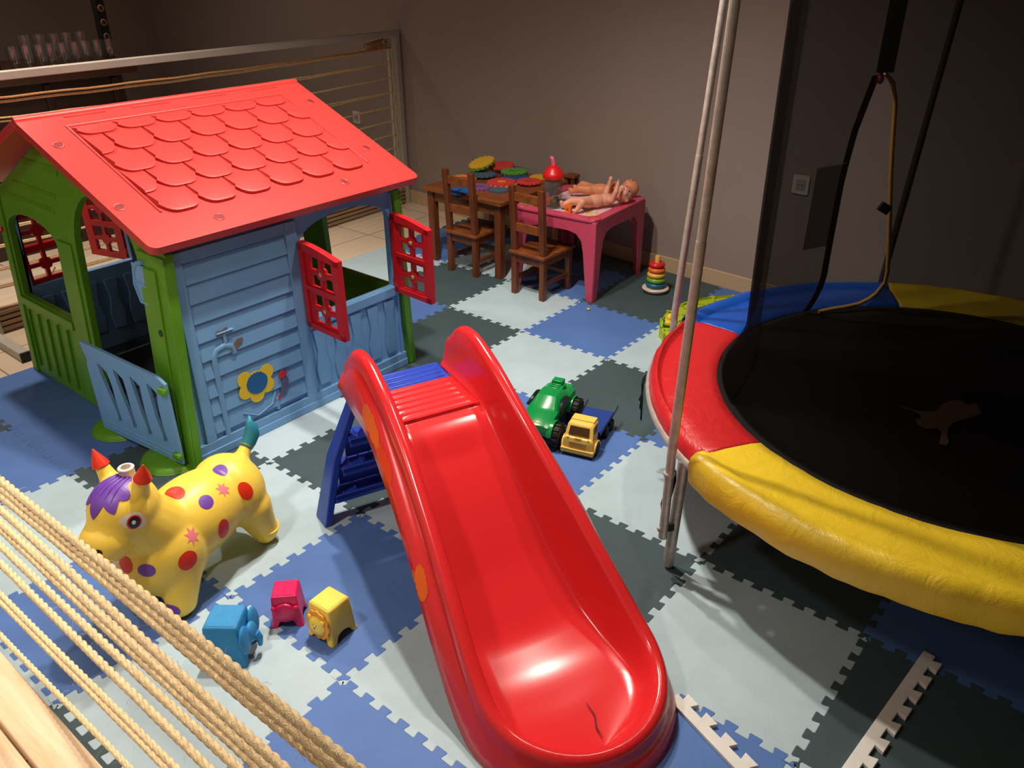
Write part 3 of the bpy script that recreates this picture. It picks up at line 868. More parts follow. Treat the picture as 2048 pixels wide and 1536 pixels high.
# --- shutters
def shutter_mb(mir):
    """local: x from hinge outwards 0..0.235, y up 0..0.345, z thickness"""
    W, Hh = 0.232, 0.345
    top = [(W * (1 - k / 8), Hh - 0.03 + 0.03 * sin(pi / 2 * (k / 8 if not mir else k / 8))) for k in range(9)]
    outer = [(0, 0), (W, 0)] + top
    holes = []
    for zb in (0.030, 0.178):
        for row in (0, 1):
            for c in (0, 1):
                x0 = 0.045 + 0.078 * c; x1 = x0 + 0.062; y0 = zb + 0.068 * row; y1 = y0 + 0.052
                ch = 0.016
                cx_ = 0.045 + 0.070; cy_ = zb + 0.060
                pts = [(x0, y0), (x1, y0), (x1, y1), (x0, y1)]
                # notch the corner nearest the centre disc
                idx = {(0, 0): 2, (0, 1): 3, (1, 0): 1, (1, 1): 0}[(row, c)]
                q = []
                for n_, p in enumerate(pts):
                    if n_ == idx:
                        pa = pts[n_ - 1]; pb = pts[(n_ + 1) % 4]
                        da = Vector((pa[0] - p[0], pa[1] - p[1])).normalized() * ch; db = Vector((pb[0] - p[0], pb[1] - p[1])).normalized() * ch
                        q += [(p[0] + da.x, p[1] + da.y), (p[0] + (da.x + db.x) * 0.75, p[1] + (da.y + db.y) * 0.75), (p[0] + db.x, p[1] + db.y)]
                    else: q.append(p)
                holes.append(q)
    mb = MB().plate(outer, holes, 0.018, Matrix.Translation((0, 0, -0.011)))
    # raised rim on the outer face
    for (a, c) in (((0, 0), (W, 0.022)), ((0, 0), (0.026, Hh - 0.008)), ((W - 0.026, 0), (W, Hh - 0.03)), ((0.026, 0.163), (W - 0.026, 0.180))):
        mb.span((a[0], a[1], 0.006), (c[0], c[1], 0.015))
    mb.plate([(0.0, Hh - 0.028), (W, Hh - 0.052), (W, Hh - 0.03)] + top[1:], [], 0.009, Matrix.Translation((0, 0, 0.006)))
    return mb
def shutter(hx, hy, hz, direction, flip, label):
    d = Vector((direction[0], direction[1], 0)).normalized(); nn = d.cross(Vector((0, 0, 1)))
    if flip: nn = -nn
    M = Mcols(d, (0, 0, 1), nn, (hx, hy, hz))
    s = lab(shutter_mb(0).xf(M).build('shutter', M_shut, house, bevel=0.002), label)
    for z in (0.045, 0.275):
        MB().merge(MB().cyl((0.0, z - 0.013, 0), (0.0, z + 0.013, 0), 0.010, n=12).merge(MB().span((-0.020, z - 0.010, -0.006), (0.0, z + 0.010, 0.006))), M).build('hinge', M_shut, s)
    for zb in (0.0905, 0.2385):
        MB().merge(MB().lathe([(0.009, 0.005), (0.009, 0.0095), (0.006, 0.0105), (0, 0.0105)], 16, (0.1155, zb, 0)), M).build('button', mat('button_cream', (206, 178, 112), 0.5), s)
shutter(HX1 + 0.018, -1.108, 0.366, (1.0, -0.05), False, 'left red shutter of the window facing the slide, swung open')
shutter(HX1 + 0.018, -0.640, 0.368, (1.0, -0.06), False, 'right red shutter of the window facing the slide, swung open')
shutter(HX0 - 0.004, -1.655, 0.372, (-0.05, 1.0), True, 'red shutter of the far window, almost closed')
shutter(HX0 - 0.018, -1.168, 0.372, (-0.9, -0.25), False, 'red shutter of the far window, swung open')

# ================================================================ SLIDE
SA = radians(-22.0)
ax = Vector((cos(SA), sin(SA), 0)); lt = Vector((-sin(SA), cos(SA), 0))
SO = ax * 0.96 + lt * (-1.012)
house.location.z += 0.0015
slide = thing('slide', "children's slide with glossy red chute and blue ladder beside the playhouse", 'slide', SO, SA)
# rim centre line (s from ladder foot, half width, z of rim top, z of outer bottom edge)
def lerp_tab(tab, x):
    for k in range(len(tab) - 1):
        if x <= tab[k + 1][0]:
            a, b_ = tab[k], tab[k + 1]; t_ = (x - a[0]) / (b_[0] - a[0]); t_ = max(0, min(1, t_))
            return [a[i] + (b_[i] - a[i]) * t_ for i in range(1, len(a))]
    return list(tab[-1][1:])
def smooth_tab(tab, x, h=0.03):
    v = [lerp_tab(tab, x + d) for d in (-h, -h / 2, 0, h / 2, h)]
    return [sum(q[i] for q in v) / 5 for i in range(len(v[0]))]
#        s      w      rim    outer  bed    bedw
PROF = [(0.060, 0.172, 0.560, 0.490, 0.480, 0.125),
        (0.105, 0.172, 0.612, 0.485, 0.480, 0.125),
        (0.150, 0.172, 0.646, 0.480, 0.480, 0.125),
        (0.200, 0.172, 0.656, 0.470, 0.480, 0.125),
        (0.250, 0.172, 0.652, 0.470, 0.480, 0.125),
        (0.330, 0.173, 0.625, 0.480, 0.478, 0.126),
        (0.385, 0.174, 0.600, 0.470, 0.455, 0.128),
        (0.540, 0.181, 0.508, 0.400, 0.330, 0.134),
        (0.720, 0.198, 0.385, 0.290, 0.170, 0.147),
        (0.860, 0.213, 0.285, 0.165, 0.080, 0.159),
        (0.980, 0.226, 0.195, 0.050, 0.045, 0.170),
        (1.060, 0.230, 0.145, 0.004, 0.034, 0.174),
        (1.140, 0.230, 0.112, 0.000, 0.028, 0.174),
        (1.300, 0.230, 0.085, 0.000, 0.026, 0.174)]
path = []
SN = 1.06
for k in range(46):
    s = 0.062 + (SN - 0.062) * k / 45
    w, zr, zo, zb, bw = smooth_tab(PROF, s)
    path.append((Vector((s, -w)), Vector((0, -1)), zr, zo, zb, w - bw))
for k in range(1, 15):
    a = pi / 2 * k / 14
    s = SN + 0.222 * sin(a)
    w, zr, zo, zb, bw = smooth_tab(PROF, s)
    path.append((Vector((s, -0.230 * cos(a))), Vector((sin(a) * 0.230, -cos(a) * 0.222)).normalized(), zr, zo, zb, w - bw))
FLARE = [(0.0, 0.034), (0.20, 0.040), (0.36, 0.056), (0.50, 0.064), (0.85, 0.064), (1.0, 0.050), (1.1, 0.038), (1.4, 0.036)]
def section(p):
    c, o, zr, zo, zb, din = p
    fl = lerp_tab(FLARE, c.x)[0] / 0.064
    hh = max(zr - zb, 0.02)
    q = [(-din, zb), (-din * 0.88, zb + 0.004), (-din * 0.72, zb + hh * 0.16), (-din * 0.55, zb + hh * 0.55), (-0.022, zr - 0.016), (-0.014, zr - 0.004), (-0.004, zr), (0.006, zr - 0.002), (0.014, zr - 0.010), (0.019, zr - 0.024),
         (0.020, zr - min(0.05, (zr - zo) * 0.45)), (0.020 + 0.014 * fl, zr - min(0.060, (zr - zo) * 0.54)), (0.020 + 0.032 * fl, zo + (zr - zo) * 0.22), (0.020 + 0.044 * fl, zo)]
    return [Vector((c.x + o.x * d, c.y + o.y * d, z)) for d, z in q]
rowsL = [section(p) for p in path]
mirror = lambda v: Vector((v.x, -v.y, v.z))
chute = MB()
chute.grid(rowsL)
chute.grid([[mirror(v) for v in r] for r in rowsL], flip=True)
# bed
NB = 13; bed = []
for r in rowsL:
    a = r[0]; b_ = mirror(a)
    row = []
    for k in range(NB):
        t_ = k / (NB - 1); p = a.lerp(b_, t_)
        sag_ = 0.012 * (1 - (2 * t_ - 1) ** 2) if p.x > 0.42 else 0
        z = p.z - sag_
        if 0.145 < p.x < 0.345: z += 0.0022 * sin((p.x - 0.145) / 0.2 * 2 * pi * 6)
        row.append((p.x, p.y, z))
    bed.append(row)
# finer rows on the ribbed platform
fine = []
for r0, r1 in zip(bed[:-1], bed[1:]):
    if r0[0][0] < 0.135: continue
    m_ = 8 if r0[0][0] < 0.37 else 1
    for k in range(m_):
        row = []
        for p, q in zip(r0, r1):
            v = Vector(p).lerp(Vector(q), k / m_)
            if 0.15 < v.x < 0.345:
                base = Vector(p).lerp(Vector(q), k / m_)
                e = 1.0 if 0.008 < (v.y + 0.125) < 0.242 else 0.0
                v.z = 0.4795 + e * 0.0030 * max(-0.4, sin((v.x - 0.15) / 0.195 * 2 * pi * 6))
            row.append(v)
        fine.append(row)
fine.append([Vector(p) for p in bed[-1]])
chute.grid(fine)
# back of the two upright cheeks and rear lip
for S_ in (lambda v: v, mirror):
    r = [S_(v) for v in rowsL[0]]
    chute.add(r, [tuple(range(len(r)))])
ch = lab(chute.build('chute', M_red, slide, smooth=50, local=True, solid=0.005), 'glossy red chute')
# orange scuffs on the left flank
M_or = mat('orange_scuff', (226, 96, 18), 0.35, 0.5)
def flank(s0, s1, lo, hi, seed):
    random.seed(seed); mb = MB(); rows = []; n = 16
    for k in range(n + 1):
        s = s0 + (s1 - s0) * k / n
        w, zr, zo, zb, bw = smooth_tab(PROF, s)
        edge = sin(pi * k / n) ** 0.3
        j = random.uniform(-0.05, 0.05)
        fl = lerp_tab(FLARE, s)[0] / 0.064
        A = Vector((s, -(w + 0.0205 + 0.014 * fl), zr - min(0.060, (zr - zo) * 0.54) - 0.001)); B = Vector((s, -(w + 0.0205 + 0.044 * fl), zo + 0.002))
        a = lo + (0.5 - lo) * (1 - edge) + j; b_ = hi + (0.5 - hi) * (1 - edge) + j
        rows.append([A.lerp(B, min(0.98, max(0.02, a + (b_ - a) * q / 4))) + Vector((0, -0.0022, 0)) for q in range(5)])
    return mb.grid(rows)
flank(0.30, 0.44, 0.05, 0.75, 1).build('orange_scuff', M_or, ch, local=True)
flank(0.43, 0.54, 0.1, 0.7, 2).build('orange_scuff', mat('orange_scuff_dark', (214, 60, 16), 0.35, 0.5), ch, local=True)
flank(0.735, 0.80, 0.05, 0.9, 3).build('orange_scuff', M_or, ch, local=True)
# crack in the nose
MB().tube([(1.10, 0.03, 0.0235), (1.14, 0.028, 0.0225), (1.17, 0.012, 0.0225), (1.205, 0.008, 0.024)], [0.0008, 0.0018, 0.0022, 0.0006], 6, flat=0.5).build('crack', mat('crack_dark', (90, 8, 10), 0.7), ch, local=True)
# blue ladder
lad = MB()
def side_panel(sy):
    pts_f = []; mb = MB()
    # rail: outer plate from foot (wide) to the top, splayed outwards
    prof = [(0.0, 0.325, 0.0), (0.035, 0.270, 0.25), (0.066, 0.200, 0.43), (0.072, 0.182, 0.478)]
    rows = []
    for s, y, z in prof:
        wd = 0.085 - 0.05 * z / 0.48
        rows.append([(s, sy * y, z), (s + wd, sy * (y - 0.006), z), (s + wd, sy * (y - 0.03), z), (s + wd * 0.75, sy * (y - 0.035), z), (s + 0.01, sy * (y - 0.035), z), (s, sy * (y - 0.028), z)])
    mb.grid(rows, 0, True, sy > 0); mb.cap(rows[0]); mb.cap(rows[-1][::-1])
    return mb
lad_o = None
for sy in (-1, 1):
    o = side_panel(sy).build('ladder_rail', M_royal, slide, local=True, bevel=0.004)
def step(z, s, hw, dep, hh):
    mb = MB().span((s, -hw, z - 0.018), (s + dep, hw, z)).span((s, -hw, z - hh), (s + 0.010, hw, z - 0.010)).span((s + dep - 0.006, -hw, z - 0.028), (s + dep, hw, z + 0.002))
    for k in range(12):
        y = -hw + 0.03 + (2 * hw - 0.06) * k / 11
        mb.span((s + 0.008, y - 0.003, z - 0.001), (s + dep - 0.01, y + 0.003, z + 0.004))
    return mb
for (z, s, hw, hh) in ((0.112, 0.016, 0.272, 0.075), (0.218, 0.032, 0.242, 0.10), (0.326, 0.047, 0.214, 0.10)):
    step(z, s, hw, 0.075, hh).build('ladder_step', M_royal, slide, local=True, bevel=0.003)
pf = MB().span((0.030, -0.128, 0.440), (0.150, 0.128, 0.4755)).span((0.05, -0.150, 0.40), (0.07, 0.150, 0.470))
for k in range(4): pf.span((0.036 + 0.028 * k, -0.11, 0.474), (0.050 + 0.028 * k, 0.11, 0.4785))
lab(pf.build('platform', M_royal, slide, local=True, bevel=0.003), 'blue ribbed platform')

slide.location.z += 0.0015

# ================================================================ TRAMPOLINE
TC = Vector((1.97, -0.28, 0))
tramp = thing('trampoline', 'small round trampoline with red, blue and yellow pads, black mat and black safety net', 'trampoline', TC)
def pol(r, a, z): return Vector((r * cos(radians(a)), r * sin(radians(a)), z))
PADC = {60: ('yellow', (240, 200, 30)), 120: ('blue', (24, 84, 190)), 180: ('red', (206, 26, 30)), 240: ('yellow', (240, 200, 30)), 300: ('blue', (24, 84, 190)), 0: ('red', (206, 26, 30))}
def pvc(nm, c):
    m = bpy.data.materials.new('pvc_' + nm); h = N(m); co = h.coord()
    h.b.inputs['Base Color'].default_value = lin(c); h.b.inputs['Roughness'].default_value = 0.30
    n1 = h.n('ShaderNodeTexNoise', Scale=11.0, Detail=7.0, Roughness=0.62, Distortion=1.8); h.l(co, n1.inputs['Vector'])
    n2 = h.n('ShaderNodeTexNoise', Scale=260.0, Detail=2.0); h.l(co, n2.inputs['Vector'])
    ad = h.n('ShaderNodeMath', _operation='MULTIPLY_ADD'); ad.inputs[1].default_value = 0.12
    h.l(n2.outputs[0], ad.inputs[0]); h.l(n1.outputs[0], ad.inputs[2])
    bp = h.n('ShaderNodeBump', Strength=0.50, Distance=0.010); h.l(ad.outputs[0], bp.inputs['Height']); h.l(bp.outputs[0], h.b.inputs['Normal'])
    return m
PVC = {k: pvc(k, c) for k, c in (('yellow', (232, 198, 48)), ('blue', (24, 80, 176)), ('red', (190, 34, 38)))}
for a0 in (180, 240, 120, 60, 0, 300):
    cname = PADC[a0][0]
    hang = 0.345 if cname == 'yellow' else 0.36
    fold = 0.92 if cname == 'red' else (0.91 if cname == 'blue' else 0.905)
    prof = [(0.738, 0.420), (0.742, 0.432), (0.775, 0.437), (0.82, 0.438), (0.865, 0.439), (fold - 0.006, 0.437), (fold, 0.430 if cname != 'yellow' else 0.438), (fold + 0.008, 0.438), (0.935, 0.450), (0.955, 0.448), (0.970, 0.436), (0.977, 0.415), (0.976, 0.385), (0.972, hang + 0.01), (0.966, hang), (0.955, hang + 0.004)]
    rows = []; n = 60
    for k in range(n + 1):
        a = a0 + 60.0 * k / n; row = []
        for r, z in prof:
            if cname == 'red' and r > 0.94: r -= 0.016
            p = pol(r, a, z)
            e = min(1, 6 * min(k, n - k) / n) if True else 1
            d1 = noise.noise(Vector((p.x * 7, p.y * 7, 3.1 + a0))) * 0.0055 + noise.noise(Vector((p.x * 22, p.y * 22, a0))) * 0.0022
            d2 = noise.noise(Vector((a * 0.25, z * 10, a0))) * 0.004
            p.z += d1 * (1 if r < 0.95 else 0.6) * (0.4 + 0.6 * e)
            if r > 0.95: p += pol(1, a, 0) * d2
            if z < 0.36: p.z += 0.006 * noise.noise(Vector((a * 0.3, 5, 1)))
            row.append(p)
        rows.append(row)
    pad = lab(MB().grid(rows).build('rim_pad', PVC[cname], tramp, smooth=70, local=True, solid=0.002), '%s rim pad %s' % (cname, {180: 'facing the toy trucks', 240: 'nearest the camera', 120: 'by the back wall', 60: 'at the far side', 0: 'at the right edge', 300: 'at the lower right'}[a0]))
MB().torus((0, 0, 0.392), 0.952, 0.018, 96, 12).build('rim_tube', M_steel, tramp, smooth=60, local=True)
M_jump = mat('black_jump_mat', (10, 8, 7), 0.75, 0.25, bump=0.2, bscale=500)
jm = MB()
jm.grid([[pol(0.76 * k / 12, a, 0.4285 - 0.010 * (1 - (k / 12) ** 2)) for a in range(0, 360, 6)] for k in range(13)], closed=True)
jump = lab(jm.build('jump_mat', M_jump, tramp, smooth=60, local=True), 'black jumping mat')
roo = [(1.834, -.446), (1.862, -.452), (1.890, -.448), (1.913, -.438), (1.935, -.415), (1.936, -.375), (1.945, -.335), (1.965, -.302), (1.985, -.300), (2.000, -.315), (2.019, -.290), (2.030, -.315), (2.045, -.345), (2.030, -.385), (2.005, -.430), (1.992, -.462), (1.990, -.500), (1.998, -.545), (2.012, -.580), (2.010, -.605), (1.992, -.606), (1.988, -.580), (1.980, -.535), (1.965, -.520), (1.940, -.545), (1.915, -.535), (1.902, -.510), (1.912, -.490), (1.905, -.468), (1.880, -.458), (1.855, -.458)]
MB().plate([(x - TC.x, y - TC.y) for x, y in roo][::-1], [], 0.0008, Matrix.Translation((0, 0, 0.4272))).build('leaping_animal_print', mat('brown_print', (104, 74, 50), 0.7), jump, smooth=0, local=True)
# legs and net poles
for ang, withpole in ((236.6, True), (180, True), (120, True), (60, True), (0, False), (300, False)):
    fa = ang
    top = pol(0.955, fa, 0.385); b0 = pol(0.972, fa, 0.022)
    pts = [top, pol(0.962, fa, 0.2), pol(0.968, fa, 0.05), pol(0.968, fa, 0.030), pol(0.967, fa, 0.012), pol(0.966, fa, 0.004), pol(0.965, fa, 0.001)]
    leg = MB().tube(pts, [0.0165, 0.0168, 0.0165, 0.0165, 0.0150, 0.0105, 0.004], 16).build('leg', M_steel, tramp, smooth=60, local=True)
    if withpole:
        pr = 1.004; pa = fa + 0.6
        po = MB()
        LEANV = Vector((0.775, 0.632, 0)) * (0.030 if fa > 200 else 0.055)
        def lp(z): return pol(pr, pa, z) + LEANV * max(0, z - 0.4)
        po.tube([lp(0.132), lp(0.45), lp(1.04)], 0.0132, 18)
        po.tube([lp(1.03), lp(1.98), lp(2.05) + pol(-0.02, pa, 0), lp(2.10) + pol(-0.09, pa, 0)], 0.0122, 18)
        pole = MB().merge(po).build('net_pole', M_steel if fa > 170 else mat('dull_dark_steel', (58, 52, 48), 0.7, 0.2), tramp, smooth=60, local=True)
        MB().lathe([(0.0155, -0.006), (0.0175, 0), (0.0155, 0.006)], 20, pol(pr, pa, 0.357)).build('clamp', M_steel, pole, smooth=60, local=True)
        d = pol(1, pa, 0); tdir = Vector((-d.y, d.x, 0))
        R = Matrix((d, tdir, Vector((0, 0, 1)))).transposed()
        MB().box(pol(0.987, pa, 0.165), (0.03, 0.016, 0.024), R).build('spacer', M_black, pole, local=True, bevel=0.002)
        MB().tube([pol(pr + 0.0125, pa, 0.165), pol(pr + 0.019, pa, 0.165)], 0.006, 6).build('bolt', M_steel, pole, local=True)
# black straps
def ribbon(pts, wdir, w, name, m, par, th=0.0015):
    wd = Vector(wdir).normalized() * (w / 2)
    rows = [[Vector(p) - wd, Vector(p) + wd] for p in pts]
    return MB().grid(rows).build(name, m, par, smooth=60, local=True, solid=th)
M_web = mat('black_webbing', (22, 19, 18), 0.8, 0.2)
c0 = pol(0.985, 235.5, 0.34); tdir = Vector((-sin(radians(236)), cos(radians(236)), 0))
loop = [c0 + tdir * x + Vector((0, 0, z)) + pol(o_, 236, 0) for x, z, o_ in ((0.018, 0.02, 0), (0.022, -0.02, 0.01), (0.012, -0.07, 0.016), (0.006, -0.10, 0.018), (0.015, -0.115, 0.02), (0.03, -0.10, 0.018), (0.036, -0.06, 0.012), (0.03, -0.01, 0.0), (0.024, 0.02, 0))]
ribbon(loop, pol(1, 236, 0), 0.012, 'strap_loop', M_web, tramp)
for da, l in ((0, 0.13), (1.3, 0.17), (-1.0, 0.10)):
    base = pol(0.972, 205 + da, 0.380)
    ribbon([base, base + Vector((-0.012, 0, -0.02)), base + Vector((-0.010, 0.004 * da, -0.08)), base + Vector((-0.014, 0.012 * da, -l))], tdir, 0.012, 'tie_strap', M_web, tramp)
# net
M_net = mesh_cloth('black_net', (9, 7, 5), 0.61)
M_net2 = mesh_cloth('black_net_folded', (8, 6, 5), 0.72)
LT = [(0.40, 149.7), (0.73, 149.9), (0.97, 149.8), (1.12, 148.3), (1.296, 144.6), (1.31, 143.6), (2.0, 143.6)]
RT = [(0.40, 131.0), (0.48, 129.8), (0.56, 127.7), (0.72, 130.1), (0.99, 134.5), (1.21, 137.4), (1.296, 142.4), (1.31, 143.5), (2.0, 143.5)]
def net_r(a, z):
    w = 0.010 * noise.noise(Vector((cos(radians(a)) * 3.1, sin(radians(a)) * 3.1, z * 0.9))) + 0.005 * noise.noise(Vector((cos(radians(a)) * 9, sin(radians(a)) * 9, z * 0.6 + 4)))
    base = 0.664 + (0.058 * max(0.0, (0.60 - z) / 0.165) ** 1.6 if z < 0.60 else 0)
    return base + w * min(1, (z - 0.43) / 0.15)
zs = [0.436, 0.46, 0.50, 0.55, 0.60, 0.68, 0.76, 0.85, 0.94, 1.03, 1.12, 1.20, 1.26, 1.296, 1.315, 1.4, 1.5, 1.6, 1.7, 1.8, 1.9, 1.98]
rows = []
NC = 150
for z in zs:
    l_ = lerp_tab(LT, z)[0]; r_ = lerp_tab(RT, z)[0] + 360
    rows.append([pol(net_r(l_ + (r_ - l_) * k / NC, z), l_ + (r_ - l_) * k / NC, z) for k in range(NC + 1)])
net = lab(MB().grid(rows).build('safety_net', M_net, tramp, smooth=80, local=True), 'black mesh safety net')
def on_net(a, z, d=0.0): return pol(net_r(a, z) + d, a, z)
# folded overlap on the left side, opening hem, piping and rolled flap
MB().grid([[on_net(a, z, 0.006) for a in range(186, 224, 2)] for z in zs]).build('net_overlap', M_net2, net, smooth=80, local=True)
MB().grid([[on_net(lerp_tab(LT, z)[0] + d, z, 0.004) for d in (-0.2, 1.0, 2.2)] for z in zs if z < 1.31]).build('door_hem', mat('black_hem', (6, 5, 4), 0.9, 0.02), net, smooth=80, local=True)
pts = [on_net(142.6, 1.30, 0.004), on_net(139.5, 1.27, 0.004)] + [on_net(lerp_tab(RT, z)[0], z, 0.004) for z in (1.21, 1.12, 1.03, 0.94, 0.85, 0.76, 0.68, 0.60, 0.55, 0.50)] + [on_net(131.0, 0.475, 0), on_net(134, 0.455, -0.01), on_net(139, 0.448, -0.02), on_net(143, 0.444, -0.02), on_net(147.5, 0.437, -0.02)]
M_pipe = mat('ochre_piping', (176, 134, 52), 0.7, 0.3, bump=0.4, bscale=400)
MB().tube(pts, 0.0075, 8).build('door_piping', M_pipe, net, smooth=60, local=True)
MB().grid([[on_net(143.55 + d, z, 0.004) for d in (-2.3, 0, 2.3)] for z in (1.305, 1.4, 1.5, 1.6, 1.7, 1.8, 1.9)]).build('rolled_flap', mat('black_hem', (16, 12, 10)), net, smooth=80, local=True, solid=0.02)
MB().ell(on_net(144.2, 1.285, 0.0), (0.012, 0.012, 0.018), None, 12, 8).build('zip_pull', mat('zip_red', (150, 30, 24), 0.5), net, local=True)
MB().grid([[on_net(a, z, -0.004) for a in (150.5, 153.5, 156.5, 159.5, 162.5)] for z in (0.72, 0.8, 0.9, 0.97, 1.01)]).build('net_pocket', M_net2, net, smooth=80, local=True)
MB().tube([on_net(a, 1.01 + 0.004 * (a % 2), -0.006) for a in (151, 153, 155, 157, 159, 161, 162.5)], 0.0012, 4).build('stitching', mat('stitch_grey', (120, 104, 90), 0.8), net, local=True)
MB().tube([on_net(162.6, z, -0.006) for z in (0.73, 0.78, 0.84, 0.88)], 0.0022, 4).build('stitching', mat('stitch_grey', (120, 104, 90)), net, local=True)
MB().box(on_net(134.6, 0.845, -0.012), (0.012, 0.045, 0.034), Matrix.Rotation(radians(135), 3, 'Z') @ Matrix.Rotation(0.5, 3, 'X')).build('buckle', M_black, net, local=True, bevel=0.003)

# ================================================================ YELLOW HORSE
horse = thing('bouncy_horse', 'yellow inflatable bouncy horse with purple mane and red and purple spots', 'toy horse', (0.34, -2.0, 0), atan2(-0.97, 0.245))
b = MB()
b.ell((-.02, 0, .200), (.20, .120, .122), None, 28, 18); b.ell((-.165, 0, .195), (.108, .118, .120), None, 24, 16); b.ell((.105, 0, .170), (.128, .128, .138), None, 24, 16)
capsule(b, (.11, 0, .235), (.185, 0, .345), .100, .084, 20)
b.ell((.185, 0, .368), (.095, .086, .088), None, 24, 16)
b.ell((.258, 0, .312), (.066, .068, .060), None, 22, 14, )
capsule(b, (.20, 0, .355), (.258, 0, .312), .080, .060, 20)
for s in (-1, 1):
    capsule(b, (.115, .058 * s, .13), (.150, .084 * s, .044), .070, .044, 18)
    capsule(b, (.148, .082 * s, .042), (.158, .085 * s, .038), .043, .038, 18)
    capsule(b, (-.185, .060 * s, .14), (-.205, .082 * s, .042), .066, .042, 18)
    capsule(b, (-.205, .082 * s, .042), (-.20, .085 * s, .038), .043, .038, 18)
    pass
capsule(b, (-.235, 0, .262), (-.278, 0, .300), .026, .018, 14)
skull = organic(b, 0.009, 7, 0.5)
for s in (-1, 1): capsule(b, (.165, .052 * s, .425), (.165, .078 * s, .478), .027, .016, 14)
hb = organic(b, 0.0065, 7, 0.5)
for p in hb.v: p.z = max(p.z, 0.0012)
M_hy = mat('horse_yellow_vinyl', (250, 214, 82), 0.38, 0.45, bump=0.05, bscale=300, var=0.05, vscale=6)
body = hb.build('body', M_hy, horse, smooth=80, local=True)
bvh = BVHTree.FromPolygons([tuple(p) for p in hb.v], hb.f); bvs = BVHTree.FromPolygons([tuple(p) for p in skull.v], skull.f)
P_purple = mat('paint_purple', (112, 66, 168), 0.4, 0.45); P_red = mat('paint_red', (224, 52, 24), 0.4, 0.45); P_pink = mat('paint_pink', (240, 128, 140), 0.45); P_blk = mat('paint_black', (26, 12, 10), 0.35); P_wht = mat('paint_white', (236, 224, 200), 0.4)
def hd(name, c, d, up, outline, m, off=0.0011, par=None, rings=4):
    o = decal(bvh, c, d, up, outline, rings, off).build(name, m, par or body, smooth=80, local=True); return o
L_ = (0, -1, 0); U_ = (0, 0, 1)
# left flank (image right) spots: c = (x, y, z)
for nm, x, z, rx, ry, m in (('spot', -.017, .190, .021, .033, P_red), ('spot', -.139, .240, .021, .027, P_red), ('spot', .128, .186, .028, .028, P_red),):
    hd(nm, (x, .12, z), L_, U_, circ(rx, 22, ry), m)
hd('spot', (-.005, .10, .300), (0, -.7, -.72), (0, -.72, .7), circ(.022, 22, .021), P_purple)
hd('star_spot', (.086, .12, .236), L_, U_, star(.026, .012, 7), P_pink)
hd('star_spot', (-.075, .10, .305), (0, -.6, -.8), (0, -.8, .6), star(.024, .012, 7), P_pink)
hd('spot', (.030, .01, .33), (0, 0, -1), (1, 0, 0), circ(.030, 22, .024), P_red)
hd('spot', (-.125, .03, .33), (0, 0, -1), (1, 0, 0), circ(.022, 22, .020), P_purple)
hd('spot', (.075, -.045, .33), (0, 0.3, -1), (1, 0, 0), circ(.022, 22, .020), P_purple)
hd('spot', (.215, .062, .195), (-.75, -.66, 0), U_, circ(.023, 22, .019), P_purple)
hd('spot', (.235, .0, .205), (-1, -.05, 0), U_, circ(.025, 22, .026), P_red)
hd('spot', (.20, .105, .045), (-.55, -.83, 0), U_, circ(.018, 20, .018), P_purple)
for s in (1, -1):
    D = (-.25 if s > 0 else -.25, -1.0 * s, -.05)
    c = (.222, .085 * s, .372)
    k = 1 if s > 0 else -1
    alm = [(-.036 * k, .014), (-.022 * k, .024), (0, .026), (.018 * k, .018), (.026 * k, .0), (.028 * k, -.024), (.012 * k, -.028), (-.010 * k, -.022), (-.026 * k, -.006)]
    e = hd('eye', c, D, U_, alm, P_wht, 0.0011)
    hd('iris', (c[0] + .002, c[1], c[2] - .002), D, U_, circ(.0185, 22, .020), P_red, 0.0020, e)
    hd('pupil', (c[0] + .002, c[1], c[2] - .002), D, U_, circ(.0145, 22, .0165), P_blk, 0.0028, e)
    hd('glint', (c[0] + .004, c[1], c[2]), D, U_, circ(.005, 14, .006), P_wht, 0.0036, e)
    hd('nostril', (.315, .036 * s, .322), (-.85, -.5 * s, -.1), U_, circ(.011, 16, .009), P_blk)
    MB().tube([(.165, .075 * s, .468), (.165, .081 * s, .485), (.165, .090 * s, .515)], [.0235, .017, .002], 16).build('ear_tip', P_red, body, smooth=60, local=True)
    for x in (-.207,):
        MB().torus((x, .084 * s, .055), .0425, .003, 24, 8, Matrix.Rotation(radians(-8 * s), 4, 'X')).build('fetlock_band', M_hy, body, smooth=60, local=True)
